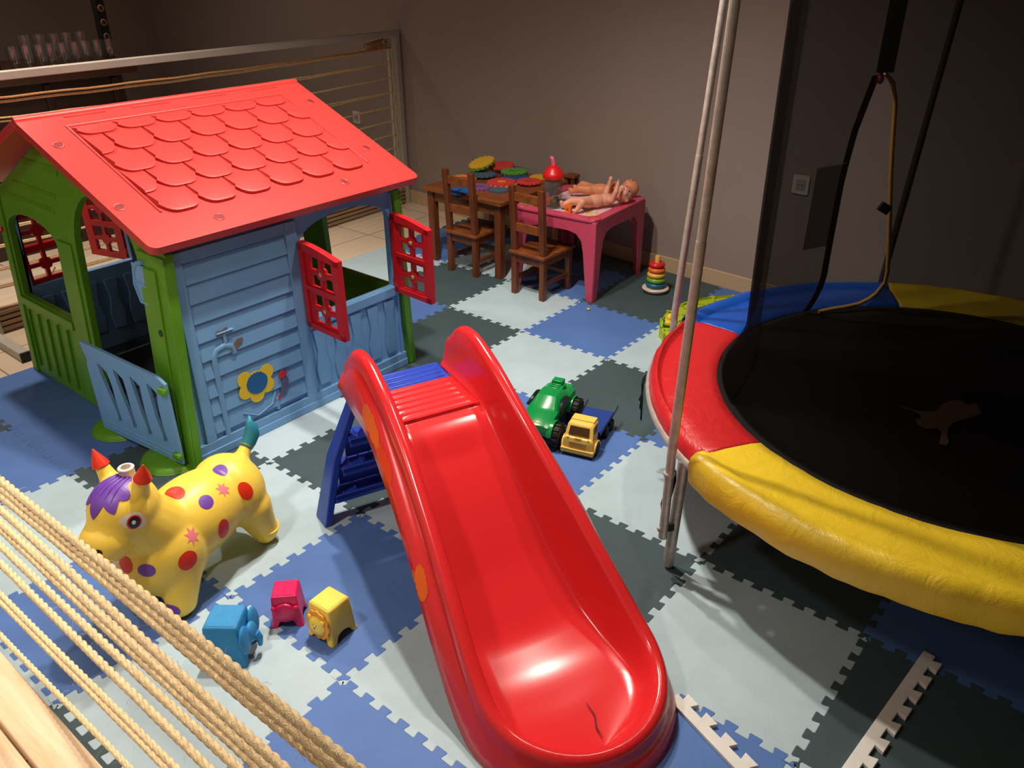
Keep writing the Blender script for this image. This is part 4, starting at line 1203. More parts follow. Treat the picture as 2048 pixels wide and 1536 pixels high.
# fringe: jagged purple cap over the crown
cap = [(-.072, .055), (-.03, .085), (.03, .085), (.072, .055), (.080, .010), (.086, -.030), (.062, -.022), (.056, -.058), (.036, -.036), (.022, -.072), (.002, -.046), (-.016, -.084), (-.034, -.044), (-.056, -.060), (-.062, -.024), (-.086, -.030), (-.080, .010)]
dense = []
for k in range(len(cap)):
    a, c = Vector(cap[k]), Vector(cap[(k + 1) % len(cap)])
    dense += [tuple(a.lerp(c, q / 3)) for q in range(3)]
def hair_patch(outl, rings, off):
    """purple fringe painted on the head: outline as (azimuth, elevation) round the skull centre"""
    cc = Vector((.175, 0, .365)); rows = []
    n = len(outl); mx_ = sum(p[0] for p in outl) / n; mz_ = sum(p[1] for p in outl) / n
    for k in range(rings + 1):
        q = max(k / rings, .004); row = []
        for x, y in outl:
            d = Vector((sin(radians(x * q)), sin(radians(y * q)) , 1)) if False else None
            # tangent-plane direction tilted from the crown: x = towards the nose (deg), y = sideways (deg)
            ang = radians(hypot(x, y) * q); az = atan2(y, x)
            v = Vector((sin(ang) * cos(az), sin(ang) * sin(az), cos(ang)))
            v = Matrix.Rotation(radians(18), 3, 'Y') @ v
            hit, nor, _, _ = bvs.ray_cast(cc + v * .4, -v)
            row.append(hit + nor * off if hit else cc + v * .09)
        rows.append(row)
    return MB().grid(rows, 0, True)
spk = []
# jagged hem, angle round the crown -> how far down it reaches (deg)
hem = []
for k in range(0, 360, 3):
    front = 0.5 + 0.5 * cos(radians(k))
    fr_ = (k / 40.0 + 0.5) % 1.0
    lobe = (1 - abs(2 * fr_ - 1)) ** 0.8
    hem.append((k, 31 + 4 * front + (20 * front ** 2.6 + 3) * lobe))
for k in range(len(hem)):
    (a1, e1), (a2, e2) = hem[k], hem[(k + 1) % len(hem)]
    if a2 < a1: a2 += 360
    for q in range(3):
        a_ = radians(a1 + (a2 - a1) * q / 3); e_ = e1 + (e2 - e1) * q / 3
        spk.append((e_ * cos(a_), e_ * sin(a_)))
hair_patch(spk, 9, .0030).build('mane', P_purple, body, smooth=80, local=True)
for k in range(5):
    y = -.030 + .015 * k
    ln = []
    for q in range(6):
        p = Vector((.15 + .018 * q, y * (0.5 + .13 * q), .6))
        hit, nor, _, _ = bvs.ray_cast(p, Vector((0, 0, -1)))
        if hit: ln.append(hit + nor * .0036)
    if len(ln) > 3: MB().tube(ln, [.0008] + [.0032] * (len(ln) - 2) + [.0008], 6).build('mane_lock', P_purple, body, smooth=60, local=True)
MB().lathe([(.020, 0), (.020, .022), (.0215, .024), (.0195, .026), (.013, .026), (.013, .008), (0, .008)], 22, (.150, 0, .449)).build('valve', mat('valve_clear_white', (214, 204, 196), 0.35), body, smooth=40, local=True)
tl = MB().tube([(-.270, 0, .292), (-.283, .002, .305), (-.300, .004, .328), (-.303, .005, .352), (-.300, .002, .370), (-.308, -.002, .388)], [.0195, .0225, .0245, .020, .011, .002], 16)
tl.build('tail_tuft', mat('paint_teal', (44, 138, 164), 0.4), body, smooth=70, local=True)
MB().torus((-.274, 0, .297), .0195, .003, 20, 8, Matrix.Rotation(radians(-48), 4, 'Y')).build('tail_band', mat('paint_olive', (140, 126, 40), 0.4), body, smooth=60, local=True)

# ================================================================ STACKING ANIMAL CUPS
def cup(name, label, loc, rz, sb, st, hh, m):
    t = thing(name, label, 'stacking cup', loc, rz, 'stacking animal cups on the mat')
    mb = MB(); lean_ = (sb - st) / 2
    n = 24; r = .13
    per = []                                    # unit rounded square, one side at a time
    for k in range(4):
        for q in range(n):
            u = -1 + 2 * q / n
            v = Vector((u, -1))
            if abs(u) > 1 - r:
                cx_ = (1 - r) * (1 if u > 0 else -1); w_ = (abs(u) - (1 - r)) / r
                an = radians(45) * w_
                v = Vector((cx_ + (1 if u > 0 else -1) * r * sin(an), -(1 - r) - r * cos(an)))
            z0 = 0.0
            if abs(u) < .58: z0 = hh * (.06 + .17 * sqrt(max(0, 1 - (u / .58) ** 2)))
            elif abs(u) < .64: z0 = hh * .06 * (.64 - abs(u)) / .06
            a_ = pi / 2 * k
            per.append((Vector((v.x * cos(a_) - v.y * sin(a_), v.x * sin(a_) + v.y * cos(a_))), z0))
    def lv_(zt, ins, follow):
        row = []
        for v, z0 in per:
            z = max(z0, zt) if not follow else z0 + (zt - z0) * 1.0
            s_ = sb / 2 + (st / 2 - sb / 2) * z / hh + (.003 * max(0, 1 - z / (hh * .10)) if z < hh * .1 else 0) - ins
            row.append((v.x * s_, v.y * s_, z))
        return row
    rows = [lv_(0, 0, False), lv_(hh * .03, 0, False), lv_(hh * .10, 0, False), lv_(hh * .25, 0, False), lv_(hh * .6, 0, False), lv_(hh * .93, 0, False), lv_(hh * .97, .0012, False), lv_(hh * .99, .003, False), lv_(hh, .006, False), [(v.x * .01, v.y * .01, hh) for v, z0 in per]]
    mb.grid(rows, 0, True)
    c = mb.build('cup_body', m, t, local=True, smooth=50, solid=.003)
    MB().plate(rrect(-st * .43, -st * .43, st * .43, st * .43, .004), [], .0015, Matrix.Translation((0, 0, hh - .0005))).build('top_panel', m, c, local=True, bevel=.0007)
    return t, c, Matrix.Rotation(atan2(lean_, hh), 4, 'X')
def on_face(mb, sb, st, hh, z):
    """local frame of the -y face: x right, y up the face, z outward"""
    y = -(sb / 2) + (sb - st) / 2 * (z / hh)
    a = atan2((sb - st) / 2, hh)
    return mb.xf(Mcols((1, 0, 0), (0, sin(a), cos(a)), (0, -cos(a), sin(a)), (0, y - .001, z)))
M_mag = mat('magenta_plastic', (214, 22, 92), .32, .5); M_ylc = mat('cup_yellow_plastic', (250, 216, 88), .4, .45); M_blc = mat('cup_blue_plastic', (48, 140, 198), .5, .4, var=.08, vscale=40)
# magenta bear
t, c, _ = cup('stacking_cup', 'small magenta stacking cup with a round bear face', (.705, -1.945, 0), radians(45), .084, .070, .104, M_mag)
f = on_face(MB().lathe([(.031, 0), (.031, .003), (.029, .007), (.020, .011), (0, .013)], 26), .084, .070, .104, .052).build('bear_face', M_mag, c, local=True)
for s in (-1, 1):
    on_face(MB().ell((.030 * s, .016, .004), (.008, .008, .006), None, 14, 8), .084, .070, .104, .052).build('ear', M_mag, f, local=True)
# yellow lion
t, c, _ = cup('stacking_cup', 'yellow stacking cup with an orange-maned lion face', (.843, -1.903, 0), radians(4), .094, .078, .116, M_ylc)
M_mane = mat('lion_orange', (244, 158, 40), .45, .4)
mn = MB().plate([((.044 + .002 * cos(12 * a)) * cos(a), (.044 + .002 * cos(12 * a)) * sin(a)) for a in [2 * pi * k / 72 for k in range(72)]], [], .006)
mn = on_face(mn, .094, .078, .116, .058).build('lion_mane', M_mane, c, local=True, bevel=.0015)
lf = on_face(MB().lathe([(.030, .005), (.030, .008), (.025, .013), (.010, .016), (0, .0165)], 26), .094, .078, .116, .056).build('lion_face', M_ylc, mn, local=True)
for s in (-1, 1):
    on_face(MB().ell((.024 * s, .022, .008), (.008, .008, .005), None, 14, 8), .094, .078, .116, .056).build('ear', M_ylc, mn, local=True)
    on_face(MB().ell((.006 * s, .007, .0158), (.0018, .0026, .001), None, 10, 6), .094, .078, .116, .056).build('eye', P_blk, mn, local=True)
on_face(MB().ell((0, -.001, .0165), (.004, .003, .0015), None, 12, 6), .094, .078, .116, .056).build('muzzle', mat('lion_brown', (170, 96, 24), .5), mn, local=True)
# blue elephant (face looks to the right)
t, c, _ = cup('stacking_cup', 'large blue stacking cup with elephant ears, half behind the rope', (.692, -2.125, 0), radians(128), .112, .090, .128, M_blc)
for s in (-1, 1):
    on_face(MB().ell((.036 * s, .010, .008), (.030, .042, .010), None, 20, 12), .112, .090, .128, .068).build('elephant_ear', M_blc, c, local=True)
hd_ = on_face(MB().ell((0, .004, .012), (.026, .030, .013), None, 20, 12), .112, .090, .128, .068).build('elephant_head', M_blc, c, local=True)
on_face(MB().tube([(0, .0, .024), (0, -.018, .030), (0, -.034, .028), (.004, -.046, .024)], [.010, .009, .007, .006], 12), .112, .090, .128, .068).build('trunk', M_blc, hd_, local=True)

# clear plastic scrap beside the blue cup

# ================================================================ TOY TRUCKS
HDG = atan2(-0.965, 0.26)
M_ty = mat('truck_yellow', (240, 196, 84), .4, .45); M_tb = mat('truck_blue', (34, 62, 134), .4, .45); M_tyre = mat('toy_tyre', (30, 24, 22), .6, .35); M_hub = mat('hub_grey', (168, 158, 148), .5)
def wheel(par, x, y, r, w, hub=M_hub, knob=0, tyre=M_tyre):
    s = 1 if y > 0 else -1
    R = Matrix.Rotation(pi / 2, 3, 'X')
    mb = MB().lathe([(r * .55, -w / 2), (r * .92, -w / 2), (r, -w * .36), (r, w * .36), (r * .92, w / 2), (r * .55, w / 2)], 26, (x, y, r), R)
    for k in range(knob):
        a = 2 * pi * k / knob
        for q in (-1, 1):
            c = Vector((x + r * cos(a + .1 * q), y + q * w * .24, r + r * sin(a + .1 * q)))
            mb.box(c, (r * .16, w * .44, r * .20), Matrix.Rotation(-a, 3, 'Y'))
    o = mb.build('wheel', tyre, par, local=True, smooth=40)
    MB().lathe([(r * .55, w * .40), (r * .50, w * .46), (r * .30, w * .40), (r * .12, w * .50), (0, w * .50)], 20, (x, y, r), Matrix.Rotation(-pi / 2 * s, 3, 'X')).build('hub', hub, o, local=True, smooth=40)
    return o
t = thing('toy_truck', 'yellow cab toy truck with blue flatbed, in front of the green car', 'toy truck', (.832, -.640, 0), HDG)
MB().span((-.135, -.036, .024), (.11, .036, .050)).build('chassis', M_black, t, local=True, bevel=.003)
def sect(x, hw, z0, z1, r=.008): return [(x, y, z) for y, z in [(-hw, z0), (hw, z0), (hw, z1 - r), (hw - r, z1), (-hw + r, z1), (-hw, z1 - r)]]
cb = MB(); rows = [sect(.122, .052, .020, .062), sect(.118, .058, .018, .074), sect(.110, .056, .018, .078), sect(.094, .050, .020, .118), sect(.088, .050, .020, .124), sect(.040, .050, .020, .126), sect(.034, .050, .020, .122)]
cb.grid(rows, 0, True); cb.cap(rows[0][::-1]); cb.cap(rows[-1])
cb.span((.108, -.064, .014), (.130, .064, .032))
cb.span((.030, -.045, .126), (.070, .045, .129))
cab = cb.build('cab', M_ty, t, local=True, bevel=.004)
for s in (-1, 1):
    rr = []
    for k in range(11):
        a = pi * k / 10
        rr.append([(.082 + q * cos(a), s * yy, .026 + q * sin(a)) for q, yy in ((.030, .050), (.035, .050), (.035, .068), (.030, .068))])
    MB().grid(rr, 0, True).cap(rr[0]).cap(rr[-1][::-1]).build('fender', M_ty, cab, local=True, bevel=.002)
    MB().span((.046, s * .049, .082), (.080, s * .0515, .112)).build('side_window', mat('dark_amber', (74, 46, 12), .4), cab, local=True)
M_win = mat('dark_amber', (74, 46, 12), .4)
wsd = [(.1105, -.040, .084), (.1105, .040, .084), (.0985, .037, .114), (.0985, -.037, .114)]
MB().add([Vector(p) + Vector((.0012, 0, 0)) for p in wsd] + [Vector(p) - Vector((.004, 0, 0)) for p in wsd], [(0, 1, 2, 3), (7, 6, 5, 4), (0, 4, 5, 1), (1, 5, 6, 2), (2, 6, 7, 3), (3, 7, 4, 0)]).build('windscreen', M_win, cab, local=True)
MB().span((.116, -.034, .034), (.1235, .034, .062)).build('grille', mat('truck_yellow_dark', (208, 152, 34), .5), cab, local=True, bevel=.002)
MB().span((.112, -.013, .0735), (.121, .013, .0775)).build('bonnet_badge', M_ty, cab, local=True, bevel=.001)
for s in (-1, 1): MB().ell((.116, .040 * s, .0755), (.005, .006, .003), None, 12, 6).build('bonnet_lamp', M_ty, cab, local=True)
bed = MB().span((-.140, -.058, .060), (.030, .058, .066)).span((-.140, -.058, .05), (.030, -.054, .064)).span((-.140, .054, .05), (.030, .058, .064)).build('flatbed', M_tb, t, local=True, bevel=.002)
for s in (-1, 1): MB().tube([(-.10, .061 * s, .063), (-.150, .0625 * s, .070), (-.172, .063 * s, .078)], .0028, 8).build('bed_rail', mat('truck_navy', (14, 20, 50), .5), bed, local=True)
for s in (-1, 1):
    wheel(t, .082, .055 * s, .026, .024); wheel(t, -.055, .050 * s, .024, .024); wheel(t, -.112, .050 * s, .024, .024)

M_tg = mat('monster_green', (12, 138, 66), .25, .5)
t = thing('toy_monster_truck', 'green toy monster truck with big black wheels behind the slide rim', 'toy car', (.658, -.665, 0), HDG)
MB().span((-.11, -.03, .045), (.11, .03, .075)).build('chassis', M_black, t, local=True, bevel=.004)
def csec(x, hw, zb, zs, zt, tw):
    return [(x, y, z) for y, z in [(-hw * .9, zb), (hw * .9, zb), (hw, (zb + zs) / 2), (hw * .97, zs), (tw, zt - .004), (tw * .85, zt), (-tw * .85, zt), (-tw, zt - .004), (-hw * .97, zs), (-hw, (zb + zs) / 2)]]
S = [(.150, .046, .062, .080, .086, .034), (.146, .058, .056, .092, .098, .046), (.115, .064, .058, .104, .112, .052), (.070, .064, .066, .112, .120, .050), (.050, .064, .068, .114, .126, .048), (.015, .063, .068, .116, .158, .040), (-.040, .063, .068, .118, .160, .040), (-.070, .064, .068, .120, .148, .044), (-.095, .064, .068, .122, .134, .050), (-.140, .062, .072, .120, .130, .050), (-.148, .052, .080, .112, .122, .042)]
rows = [csec(*q) for q in S]
body = MB().grid(rows, 0, True).cap(rows[0][::-1]).cap(rows[-1]).build('car_body', M_tg, t, local=True, smooth=45, bevel=.002)
for s in (-1, 1):
    MB().plate([(-.055, .120), (.045, .118), (.028, .136), (.0, .148), (-.035, .147), (-.052, .134)], [], .012, Mcols((1, 0, 0), (0, -.42 * s, .91), (0, .91 * s, .42 * s) if s > 0 else (0, -.91, .42), (0, .1135 * s, .006))).build('side_window', mat('window_black_green', (8, 26, 14), .3), body, local=True, bevel=.002)
    for x in (.105, -.105):
        rr = []
        for k in range(11):
            a = pi * k / 10
            rr.append([(x + q * cos(a), s * yy, .058 + q * sin(a) * .95) for q, yy in ((.044, .050), (.050, .050), (.050, .073), (.044, .073))])
        MB().grid(rr, 0, True).cap(rr[0]).cap(rr[-1][::-1]).build('wheel_arch', M_tg, body, local=True, bevel=.002)
    MB().box((.01, .0640 * s, .094), (.034, .002, .014)).build('door_sticker', mat('sticker_orange', (178, 84, 40), .5), body, local=True)
    wheel(t, .105, .074 * s, .047, .046, mat('hub_mauve', (150, 118, 112), .5), 14); wheel(t, -.105, .074 * s, .047, .046, mat('hub_mauve', (150, 118, 112)), 14)
sc = MB().span((-.115, -.030, .128), (-.055, .030, .152)).span((-.125, -.022, .15), (-.09, .022, .168))
for k in range(4): sc.span((-.108 + .016 * k, -.020, .150), (-.100 + .016 * k, .020, .1565))
sc.build('engine_scoop', M_tg, body, local=True, bevel=.002)
MB().span((-.165, -.045, .118), (-.148, .045, .126)).build('rear_spoiler', M_tg, body, local=True, bevel=.003)
MB().plate([(-.034, 0), (.034, 0), (.026, .010), (-.026, .012)], [], .003, Mcols((0, 1, 0), (-.35, 0, .94), (.94, 0, .35), (.138, 0, .094))).build('headlight_stripe', mat('stripe_yellow', (232, 196, 70), .4), body, local=True)
MB().span((.144, -.030, .058), (.150, .030, .068)).build('grille_slot', M_black, body, local=True)

# ================================================================ RING STACKER
t = thing('ring_stacker', 'rainbow ring stacker toy on a white base by the wall', 'ring stacker', (.240, .878, 0))
MB().lathe([(.030, 0), (.060, .004), (.072, .014), (.074, .022), (.070, .027), (0, .028)], 4 * 9, R=Matrix.Rotation(.5, 3, 'Z')).build('base', mat('stacker_base', (226, 206, 184), .45), t, local=True)
MB().lathe([(.022, .026), (.014, .17), (.0145, .199), (.012, .205), (0, .206)], 20).build('post', mat('stacker_post', (236, 178, 84), .45), t, local=True, smooth=50)
for k, (c, R, nm) in enumerate((((28, 104, 138), .040, 'blue'), ((118, 172, 34), .037, 'green'), ((240, 184, 84), .034, 'yellow'), ((232, 112, 40), .031, 'orange'), ((212, 36, 36), .028, 'red'))):
    lab(MB().torus((.001 * (k % 2), -.001 * k, .043 + .0285 * k), R, .0165, 36, 14, sq=.9).build('ring', mat('ring_' + nm, c, .35, .5), t, local=True, smooth=80), nm + ' ring')

# ================================================================ WOODEN TABLE, CHAIRS
W_t = wood('table_wood', (104, 54, 24), (150, 84, 40), 5, 0, .4); W_c = wood('chair_wood', (82, 40, 18), (128, 66, 30), 6, 2, .4); W_s = wood('seat_wood', (104, 54, 22), (150, 82, 36), 5, 1, .4)
t = thing('wooden_table', 'small brown wooden table heaped with foam puzzle pieces', 'table', (-.825, .775, 0))
for k in range(4): MB().span((-1.125 + .15 * k, .465, .428), (-.976 + .15 * k, 1.10, .450)).build('top_board', W_t, t, bevel=.002)
for x in (-1.105, -.590):
    for y in (.485, 1.035): MB().span((x, y, 0), (x + .045, y + .045, .428)).build('leg', W_c, t, bevel=.003)
MB().span((-1.065, .495, .365), (-.585, .513, .428)).span((-1.065, 1.05, .365), (-.585, 1.068, .428)).span((-1.095, .52, .365), (-1.077, 1.05, .428)).span((-.570, .52, .365), (-.552, 1.05, .428)).build('apron', W_t, t, bevel=.002)
def chair(loc, rz, label):
    t = thing('wooden_chair', label, 'chair', loc, rz, "children's wooden chairs")
    W = .112
    for s in (-1, 1):
        MB().tube([(s * (W - .016), .0, 0), (s * (W - .016), .0, .25), (s * (W - .016), -.022, .60)], .0, 4).v
        mb = MB()
        rows = []
        for y, z in ((.0, 0), (.0, .25), (-.010, .42), (-.022, .60)):
            rows.append([(s * (W - .017) + a, y + b_, z) for a, b_ in ((-.016, -.016), (.016, -.016), (.016, .016), (-.016, .016))])
        mb.grid(rows, 0, True).cap(rows[0]).cap(rows[-1][::-1]).build('back_post', W_c, t, local=True, bevel=.003)
        MB().span((s * (W - .017) - .015, .215, 0), (s * (W - .017) + .015, .245, .232)).build('front_leg', W_c, t, local=True, bevel=.003)
        MB().span((s * (W - .017) - .008, .014, .075), (s * (W - .017) + .008, .218, .10)).build('side_stretcher', W_c, t, local=True, bevel=.002)
        MB().span((s * (W - .017) - .009, .014, .19), (s * (W - .017) + .009, .218, .23)).build('seat_rail', W_c, t, local=True, bevel=.002)
    MB().span((-W + .03, .221, .085), (W - .03, .239, .11)).build('stretcher', W_c, t, local=True, bevel=.002)
    MB().span((-W + .03, .222, .19), (W - .03, .240, .230)).build('seat_rail', W_c, t, local=True, bevel=.002)
    MB().span((-W + .03, -.010, .185), (W - .03, .010, .230)).build('seat_rail', W_c, t, local=True, bevel=.002)
    MB().span((-W - .006, -.028, .232), (W + .006, .10, .250)).span((-W - .006, .102, .232), (W + .006, .262, .250)).build('seat', W_s, t, local=True, bevel=.004)
    for z0, z1, y in ((.355, .402, -.006), (.518, .565, -.018)):
        MB().span((-W + .030, y - .008, z0), (W - .030, y + .008, z1)).build('back_slat', W_s, t, local=True, bevel=.003)
chair((-.780, .430, 0), radians(1), 'left wooden child chair with its back to the camera, at the puzzle table')
chair((-.258, .380, 0), radians(0), 'right wooden child chair with its back to the camera, at the pink table')

# ================================================================ PINK TABLE
M_pk = mat('pink_plastic', (202, 72, 100), .4, .45, bump=.05, bscale=200)
PT = thing('pink_table', 'pink plastic child table with a printed top beside the wooden table', 'table', (-.205, .775, 0), radians(4))
ptop = MB().plate(rrect(-.262, -.285, .262, .285, .05), [rrect(-.205, -.225, .205, .225, .05)], .014, Matrix.Translation((0, 0, .436)))
ptop.plate(rrect(-.21, -.23, .21, .23, .05), [], .008, Matrix.Translation((0, 0, .430)))
lt_ = lab(ptop.build('tabletop', M_pk, PT, local=True, bevel=.004), 'pink tabletop with raised rim')
for s in (-1, 1):
    MB().lathe([(.030, .0012), (.034, .004), (.036, .0012)], 24, (.0, 0, 0)).xf(Matrix.Translation((.225 * s, -.245, .4485))).build('cup_recess', mat('pink_plastic_dark', (176, 40, 70), .4), lt_, local=True)
def apron(half, other, M):
    L2 = half
    o = [(-L2, .436), (-L2 * .985, 0), (-L2 * .985 + .040, 0), (-L2 + .072, .26), (-L2 + .085, .325), (-L2 + .12, .362), (-L2 + .17, .372), (L2 - .17, .372), (L2 - .12, .362), (L2 - .085, .325), (L2 - .072, .26), (L2 * .985 - .040, 0), (L2 * .985, 0), (L2, .436)]
    return MB().plate(o[::-1] if False else o, [], .008, M)
ap = MB()
ap.merge(apron(.255, 0, Mcols((1, 0, 0), (0, 0, 1), (0, -1, 0), (0, -.270, 0)))).merge(apron(.255, 0, Mcols((1, 0, 0), (0, 0, 1), (0, -1, 0), (0, .278, 0))))
ap.merge(apron(.277, 0, Mcols((0, 1, 0), (0, 0, 1), (1, 0, 0), (.247, 0, 0)))).merge(apron(.277, 0, Mcols((0, 1, 0), (0, 0, 1), (1, 0, 0), (-.255, 0, 0))))
ap.build('leg_frame', M_pk, PT, local=True, bevel=.003)
pm = bpy.data.materials.new('printed_table_sheet'); h = N(pm); co = h.coord()
vz = h.n('ShaderNodeTexNoise', Scale=5.5, Detail=2.0, Distortion=2.0); h.l(co, vz.inputs['Vector'])
h.l(h.ramp(vz.outputs[0], [(0.0, lin((232, 180, 190))), (0.40, lin((220, 214, 220))), (0.47, lin((236, 150, 160))), (0.52, lin((214, 208, 216))), (0.60, lin((238, 178, 60))), (0.66, lin((226, 214, 206))), (0.75, lin((120, 160, 60)))], 'CONSTANT'), h.b.inputs['Base Color'])
h.b.inputs['Roughness'].default_value = .4
MB().plate(rrect(-.20, -.22, .20, .22, .045), [], .0012, Matrix.Translation((0, 0, .4385))).build('printed_sheet', pm, lt_, local=True, smooth=0)
PZ = .4402
# things on the pink table
jar = thing('toy_jar', 'clear plastic jar of toys with a red lid and pink spout on the pink table', 'jar', (-.280, .615, PZ))
cg = bpy.data.materials.new('cloudy_clear_plastic'); h = N(cg)
gl = h.b; gl.inputs['Base Color'].default_value = lin((132, 128, 118)); gl.inputs['Roughness'].default_value = .25; tr = h.n('ShaderNodeBsdfTransparent'); tr.inputs[0].default_value = (0.85, 0.85, 0.85, 1)
mx = h.n('ShaderNodeMixShader'); mx.inputs[0].default_value = .30; h.l(tr.outputs[0], mx.inputs[1]); h.l(gl.outputs[0], mx.inputs[2]); h.l(mx.outputs[0], h.out.inputs[0])
MB().lathe([(.040, 0), (.046, .004), (.046, .095), (.040, .112), (.040, .122)], 28).build('jar_wall', cg, jar, local=True, smooth=60)
MB().lathe([(.050, .112), (.053, .116), (.053, .128), (.048, .134), (.034, .150), (.018, .160), (0, .162)], 28).build('lid', mat('jar_lid_red', (214, 26, 30), .35), jar, local=True, smooth=40)
MB().tube([(0, 0, .158), (-.002, 0, .172), (-.008, -.002, .186), (-.018, -.004, .186)], [.012, .011, .010, .006], 14).build('spout', mat('spout_pink', (226, 84, 120), .35), jar, local=True, smooth=60)
for k, (x, y, z, c, r) in enumerate(((-.016, -.012, .022, (222, 92, 30), .017), (.016, -.014, .020, (70, 96, 30), .016), (.004, .016, .024, (30, 40, 58), .018), (-.014, .008, .056, (44, 50, 58), .018), (.016, .004, .060, (70, 72, 60), .017), (.0, -.012, .086, (36, 46, 64), .017))):
    mat_ = mat('jar_toy_%d' % k, c, .5)
    MB().box((x, y, z), (r * 1.5, r * 1.3, r * 1.6), Matrix.Rotation(k * .7, 3, 'Z') @ Matrix.Rotation(k * .4, 3, 'X')).build('toy_inside', mat_, jar, local=True, bevel=.004)
jar.scale = (1.08, 1.08, 1.40)
t = thing('toy_block', 'orange toy block with a notched top on the near edge of the pink table', 'block', (-.142, .568, PZ), radians(10))
MB().plate([(-.017, 0), (.017, 0), (.017, .042), (.009, .046), (.009, .052), (-.009, .052), (-.009, .046), (-.017, .042)], [[(-.006, .012), (.006, .012), (.006, .028), (-.006, .028)]], .026, Mcols((1, 0, 0), (0, 0, 1), (0, -1, 0), (0, .013, 0))).build('block_body', mat('block_orange', (240, 120, 30), .4), t, local=True, bevel=.003)
cl = MB()
random.seed(5)
rows = []
for k in range(11):
    rr = [.008, .02, .034, .044, .05][0:]
    rows.append(None)
ring = star(.068, .042, 5, .3)
rows = []
for q in (1.0, .8, .55, .3, .02):
    rows.append([(x * q, y * q, .003 + .030 * (1 - q) + .007 * noise.noise(Vector((x * 60 * q, y * 60 * q, 2)))) for x, y in ring])
rows = [[(x * .98, y * .98, 0.0) for x, y in ring]] + rows
cl.grid(rows, 0, True)
t = cl.build('doll_clothes', mat('navy_cloth', (14, 34, 84), .8, .2, bump=.4, bscale=200), smooth=60)
for p in t.data.vertices: p.co = p.co + Vector((-.185, .735, PZ))
tag(t, 'crumpled navy doll clothes on the pink table behind the orange block', 'cloth'); relocate(t, (-.185, .735, PZ))
t = MB().plate([(x * 1.1, y) for x, y in rrect(-.05, -.026, .05, .026, .012)], [], .0022).build('green_card', mat('green_card', (120, 146, 34), .6), smooth=0)
tag(t, 'green flat card on the left rim of the pink table behind the right chair', 'card'); t.location = (-.400, .560, .4502); t.rotation_euler = (0, 0, .2)

# dolls
M_skin = mat('doll_vinyl_pale', (226, 158, 132), .5, .4, sss=.05); M_skin2 = mat('doll_vinyl_warm', (224, 140, 100), .5, .4, sss=.05)
def doll(name, label, loc, rz, m, pose):
    t = thing(name, label, 'doll', loc, rz, 'baby dolls on the pink table'); t.scale = (1.08, 1.08, 1.08)
    b = MB()
    b.ell((.0, 0, .034), (.055, .036, .033), None, 20, 14)      # belly
    b.ell((.055, 0, .036), (.045, .038, .031), None, 20, 14)    # chest
    b.ell((-.045, 0, .032), (.036, .038, .030), None, 18, 12)   # hips
    capsule(b, (.095, 0, .040), (.115, 0, .044), .016, .016)
    for (a, k, f, fo) in pose['legs']:
        capsule(b, a, k, .025, .019); capsule(b, k, f, .019, .012); capsule(b, f, fo, .012, .010)
    for (a, e, hnd, fingers) in pose['arms']:
        capsule(b, a, e, .016, .013); capsule(b, e, hnd, .0125, .009)
        for p in fingers: capsule(b, hnd, p, .0055, .0032, 8)
    h = pose['head']
    b.ell(h, (.046, .042, .044), None, 24, 16)
    f = Vector(pose['face']).normalized()
    up = Vector((1, 0, 0)); sd_ = up.cross(f).normalized(); upv = f.cross(sd_)
    hv = Vector(h)
    b.ell(hv + f * .043 - upv * .004, (.007, .007, .007), None, 10, 6)
    for s in (-1, 1):
        b.ell(hv + f * .026 - upv * .014 + sd_ * .018 * s, (.016, .016, .016), None, 12, 8)
        b.ell(hv + sd_ * .042 * s, (.008, .008, .010), None, 10, 6)
    ob = organic(b, .0034, 4, .5)
    bd = ob.build('body', m, t, local=True, smooth=80)
    bv = BVHTree.FromPolygons([tuple(p) for p in ob.v], ob.f)
    for s in (-1, 1):
        decal(bv, hv + f * .04 + upv * .006 + sd_ * .016 * s, -f, upv, circ(.0055, 14, .0045), 3, .0007).build('eye', mat('doll_eye', (38, 30, 34), .3), bd, local=True)
    decal(bv, hv + f * .04 - upv * .019, -f, upv, circ(.008, 14, .003), 3, .0007).build('mouth', mat('doll_lips', (176, 70, 70), .5), bd, local=True)
    return t
poseA = dict(legs=[((-.055, -.020, .034), (-.100, -.050, .050), (-.125, -.045, .016), (-.140, -.056, .012)), ((-.055, .022, .032), (-.115, .040, .034), (-.160, .046, .018), (-.166, .046, .034))],
             arms=[((.070, -.040, .040), (.080, -.058, .085), (.095, -.050, .128), [(.100, -.047, .143), (.096, -.053, .144), (.091, -.056, .140), (.104, -.043, .136)]),
                   ((.075, .040, .040), (.100, .056, .080), (.108, .050, .118), [(.112, .048, .132), (.107, .052, .133), (.102, .055, .130), (.115, .043, .126)])],
             head=(.158, 0, .050), face=(.15, -.55, .82))
doll('baby_doll', 'pale bare baby doll lying nearest the camera with one arm raised', (-.085, .735, PZ + .004), radians(62), M_skin, poseA)
poseB = dict(legs=[((-.055, -.020, .034), (-.105, -.030, .040), (-.150, -.028, .020), (-.155, -.030, .034)), ((-.055, .022, .034), (-.105, .040, .046), (-.140, .042, .018), (-.148, .044, .032))],
             arms=[((.070, -.040, .040), (.060, -.062, .060), (.085, -.066, .090), [(.095, -.066, .100), (.092, -.072, .100), (.086, -.074, .099), (.098, -.060, .094)]),
                   ((.075, .040, .040), (.06, .066, .045), (.02, .074, .030), [(.008, .076, .026), (.010, .080, .027), (.013, .083, .028), (.014, .070, .030)])],
             head=(.152, .010, .050), face=(.1, .3, .9))
doll('baby_doll', 'warm-toned bare baby doll lying behind the pale doll, by the wall', (-.190, .940, PZ + .004), radians(22), M_skin2, poseB)

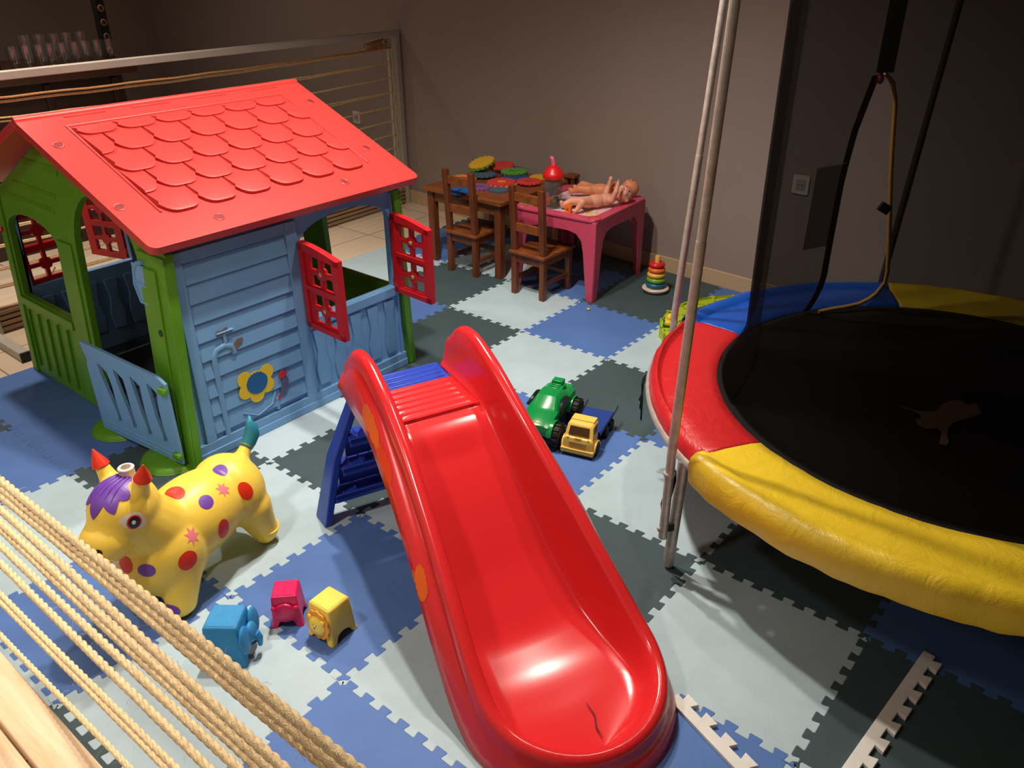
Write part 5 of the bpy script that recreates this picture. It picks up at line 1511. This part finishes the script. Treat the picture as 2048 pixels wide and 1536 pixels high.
# foam puzzle pieces on the wooden table
def gear(R, n=15, d=.10): return [((R * (1 + d * (1 if q in (1, 2) else -.3))) * cos(2 * pi * (k + q / 4) / n), (R * (1 + d * (1 if q in (1, 2) else -.3))) * sin(2 * pi * (k + q / 4) / n)) for k in range(n) for q in range(4)]
FP = {}
def piece(x, y, z, R, col, label, tilt=(0, 0), hole='o', rz=0.0, inner=None):
    R *= 1.14
    key = 'foam_piece_%d_%d_%d' % col
    holes = []
    if hole == 'o': holes = [circ(R * .42, 20, R * .34)]
    elif hole == 'x': holes = [[(-R * .12, -R * .5), (R * .12, -R * .5), (R * .12, R * .0), (R * .42, R * .0), (R * .42, R * .22), (R * .12, R * .22), (R * .12, R * .5), (-R * .12, R * .5)]]
    t = MB().plate(gear(R), holes, .011, Matrix.Translation((0, 0, 0))).build('foam_puzzle_piece', mat(key, col, .75, .25), smooth=0, bevel=.0012)
    if inner:
        MB().plate(circ(R * .36, 18, R * .28), [], .010).build('inset', mat('foam_piece_%d_%d_%d' % inner, inner, .75, .25), t, local=True, smooth=0, bevel=.001)
    tag(t, label, 'foam puzzle piece', 'foam puzzle pieces on the wooden table')
    t.location = (x, y, z); t.rotation_euler = (tilt[0], tilt[1], rz)
Z0 = .4505
Cy, Cr, Cb, Cs, Cgn, Cpu, Cor = (226, 178, 50), (216, 66, 60), (44, 92, 160), (74, 98, 114), (96, 158, 58), (134, 84, 138), (230, 150, 70)
piece(-.860, .505, Z0, .060, Cb, 'blue foam puzzle piece at the front edge of the wooden table, left chair side', hole='x', rz=.3)
piece(-.835, .640, Z0, .058, Cpu, 'purple foam puzzle piece at the front middle of the wooden table', hole='o', rz=.2)
piece(-.770, .775, Z0, .070, Cor, 'orange foam puzzle piece under the large red ring piece', hole=None, rz=.1)
piece(-.775, .775, Z0 + .0112, .068, Cr, 'red ring foam puzzle piece with an orange centre on the wooden table', inner=Cor, rz=.4)
piece(-.655, .885, Z0 + .0112, .060, Cr, 'red ring foam puzzle piece nearest the pink table', rz=.7)
piece(-.700, .660, Z0, .045, Cs, 'small slate foam puzzle piece in front of the red ring piece', hole=None, rz=.5)
piece(-.800, .930, Z0, .066, Cb, 'dark blue foam puzzle piece under the green ring', hole=None, rz=.6)
piece(-.850, .985, Z0 + .0115, .066, Cs, 'slate foam puzzle piece under the green ring', hole=None, rz=.2)
piece(-.850, .985, Z0 + .024, .066, Cgn, 'green ring foam puzzle piece on top of the heap', rz=.5)
piece(-.985, .850, Z0 + .0112, .066, Cs, 'large slate foam puzzle piece in the middle of the wooden table', hole=None, rz=.2)
piece(-1.040, .735, Z0, .066, Cor, 'yellow-orange foam puzzle piece with a red centre at the left of the table', inner=Cr, rz=.1)
piece(-1.050, .915, Z0 + .046, .068, Cgn, 'green foam puzzle piece under the tilted yellow one', tilt=(.20, -.24), hole=None, rz=.3)
piece(-1.050, .915, Z0 + .062, .066, Cy, 'yellow foam puzzle piece tilted on top at the left back', tilt=(.20, -.24), hole=None, rz=.5)
piece(-.990, 1.030, Z0 + .030, .066, Cr, 'red foam puzzle piece at the back edge of the heap', tilt=(.05, -.08), hole=None, rz=.9)
piece(-.915, 1.055, Z0 + .0115, .062, Cs, 'slate foam puzzle piece at the back right of the heap', tilt=(.0, .05), hole=None, rz=.4)
piece(-.695, 1.040, Z0, .050, Cy, 'yellow foam puzzle piece behind the jar lid', hole=None, rz=.4)
t = thing('brown_stool', 'brown wooden stool by the wall between the two tables', 'stool', (-.545, 1.160, 0))
MB().span((-.585, 1.125, .455), (-.505, 1.195, .475)).build('seat', W_s, t, bevel=.004)
for x in (-.58, -.53):
    for y in (1.13, 1.17): MB().span((x, y, 0), (x + .02, y + .02, .455)).build('leg', W_c, t, bevel=.002)

# ================================================================ LIME TOY BY THE TRAMPOLINE
M_lime = mat('lime_plastic', (176, 196, 40), .4, .45)
t = thing('toy_track', 'lime green curved toy track on the mat behind the trampoline', 'toy track', (.95, .62, 0))
def arcplate(R0, R1, a0, a1, z, th, n=40):
    o = [(R1 * cos(radians(a0 + (a1 - a0) * k / n)), R1 * sin(radians(a0 + (a1 - a0) * k / n))) for k in range(n + 1)] + [(R0 * cos(radians(a1 - (a1 - a0) * k / n)), R0 * sin(radians(a1 - (a1 - a0) * k / n))) for k in range(n + 1)]
    hs = []
    for k in range(9):
        c = a0 + (a1 - a0) * (k + .5) / 9; rm = (R0 + R1) / 2
        hs.append([(rm * cos(radians(c)) + .016 * cos(q * pi / 4 + radians(c)) , rm * sin(radians(c)) + .010 * sin(q * pi / 4 + radians(c))) for q in range(8)])
    return MB().plate(o, hs, th, Matrix.Translation((0, 0, z)))
arcplate(.37, .455, 95, 222, .028, .012).build('track_deck', M_lime, t, local=True, bevel=.002)
arcplate(.450, .458, 95, 222, .0, .052).merge(arcplate(.366, .374, 95, 222, 0.0, .052)).build('track_rail', M_lime, t, local=True, bevel=.002)
t = thing('track_car', 'yellow toy car with green wheels on the lime track', 'toy car', (.575, .435, .0402), radians(118))
MB().span((-.04, -.022, .012), (.05, .022, .034)).build('car_body', M_yel, t, local=True, bevel=.006)
MB().ell((.005, 0, .042), (.024, .018, .018), None, 16, 10).build('driver_head', M_yel, t, local=True)
for x in (-.025, .03):
    for s in (-1, 1): MB().lathe([(.006, -.006), (.014, -.005), (.014, .005), (.006, .006)], 16, (x, .026 * s, .0142), Matrix.Rotation(pi / 2, 3, 'X')).build('wheel', mat('track_wheel_green', (20, 128, 40), .4), t, local=True)
t = MB().ell((0, 0, 0), (.010, .008, .006), None, 12, 8).build('crumb', mat('crumb_yellow', (214, 194, 110), .7)); t.location = (.105, .425, .006)
tag(t, 'tiny yellow crumb on the blue tile in front of the pink table', 'crumb')
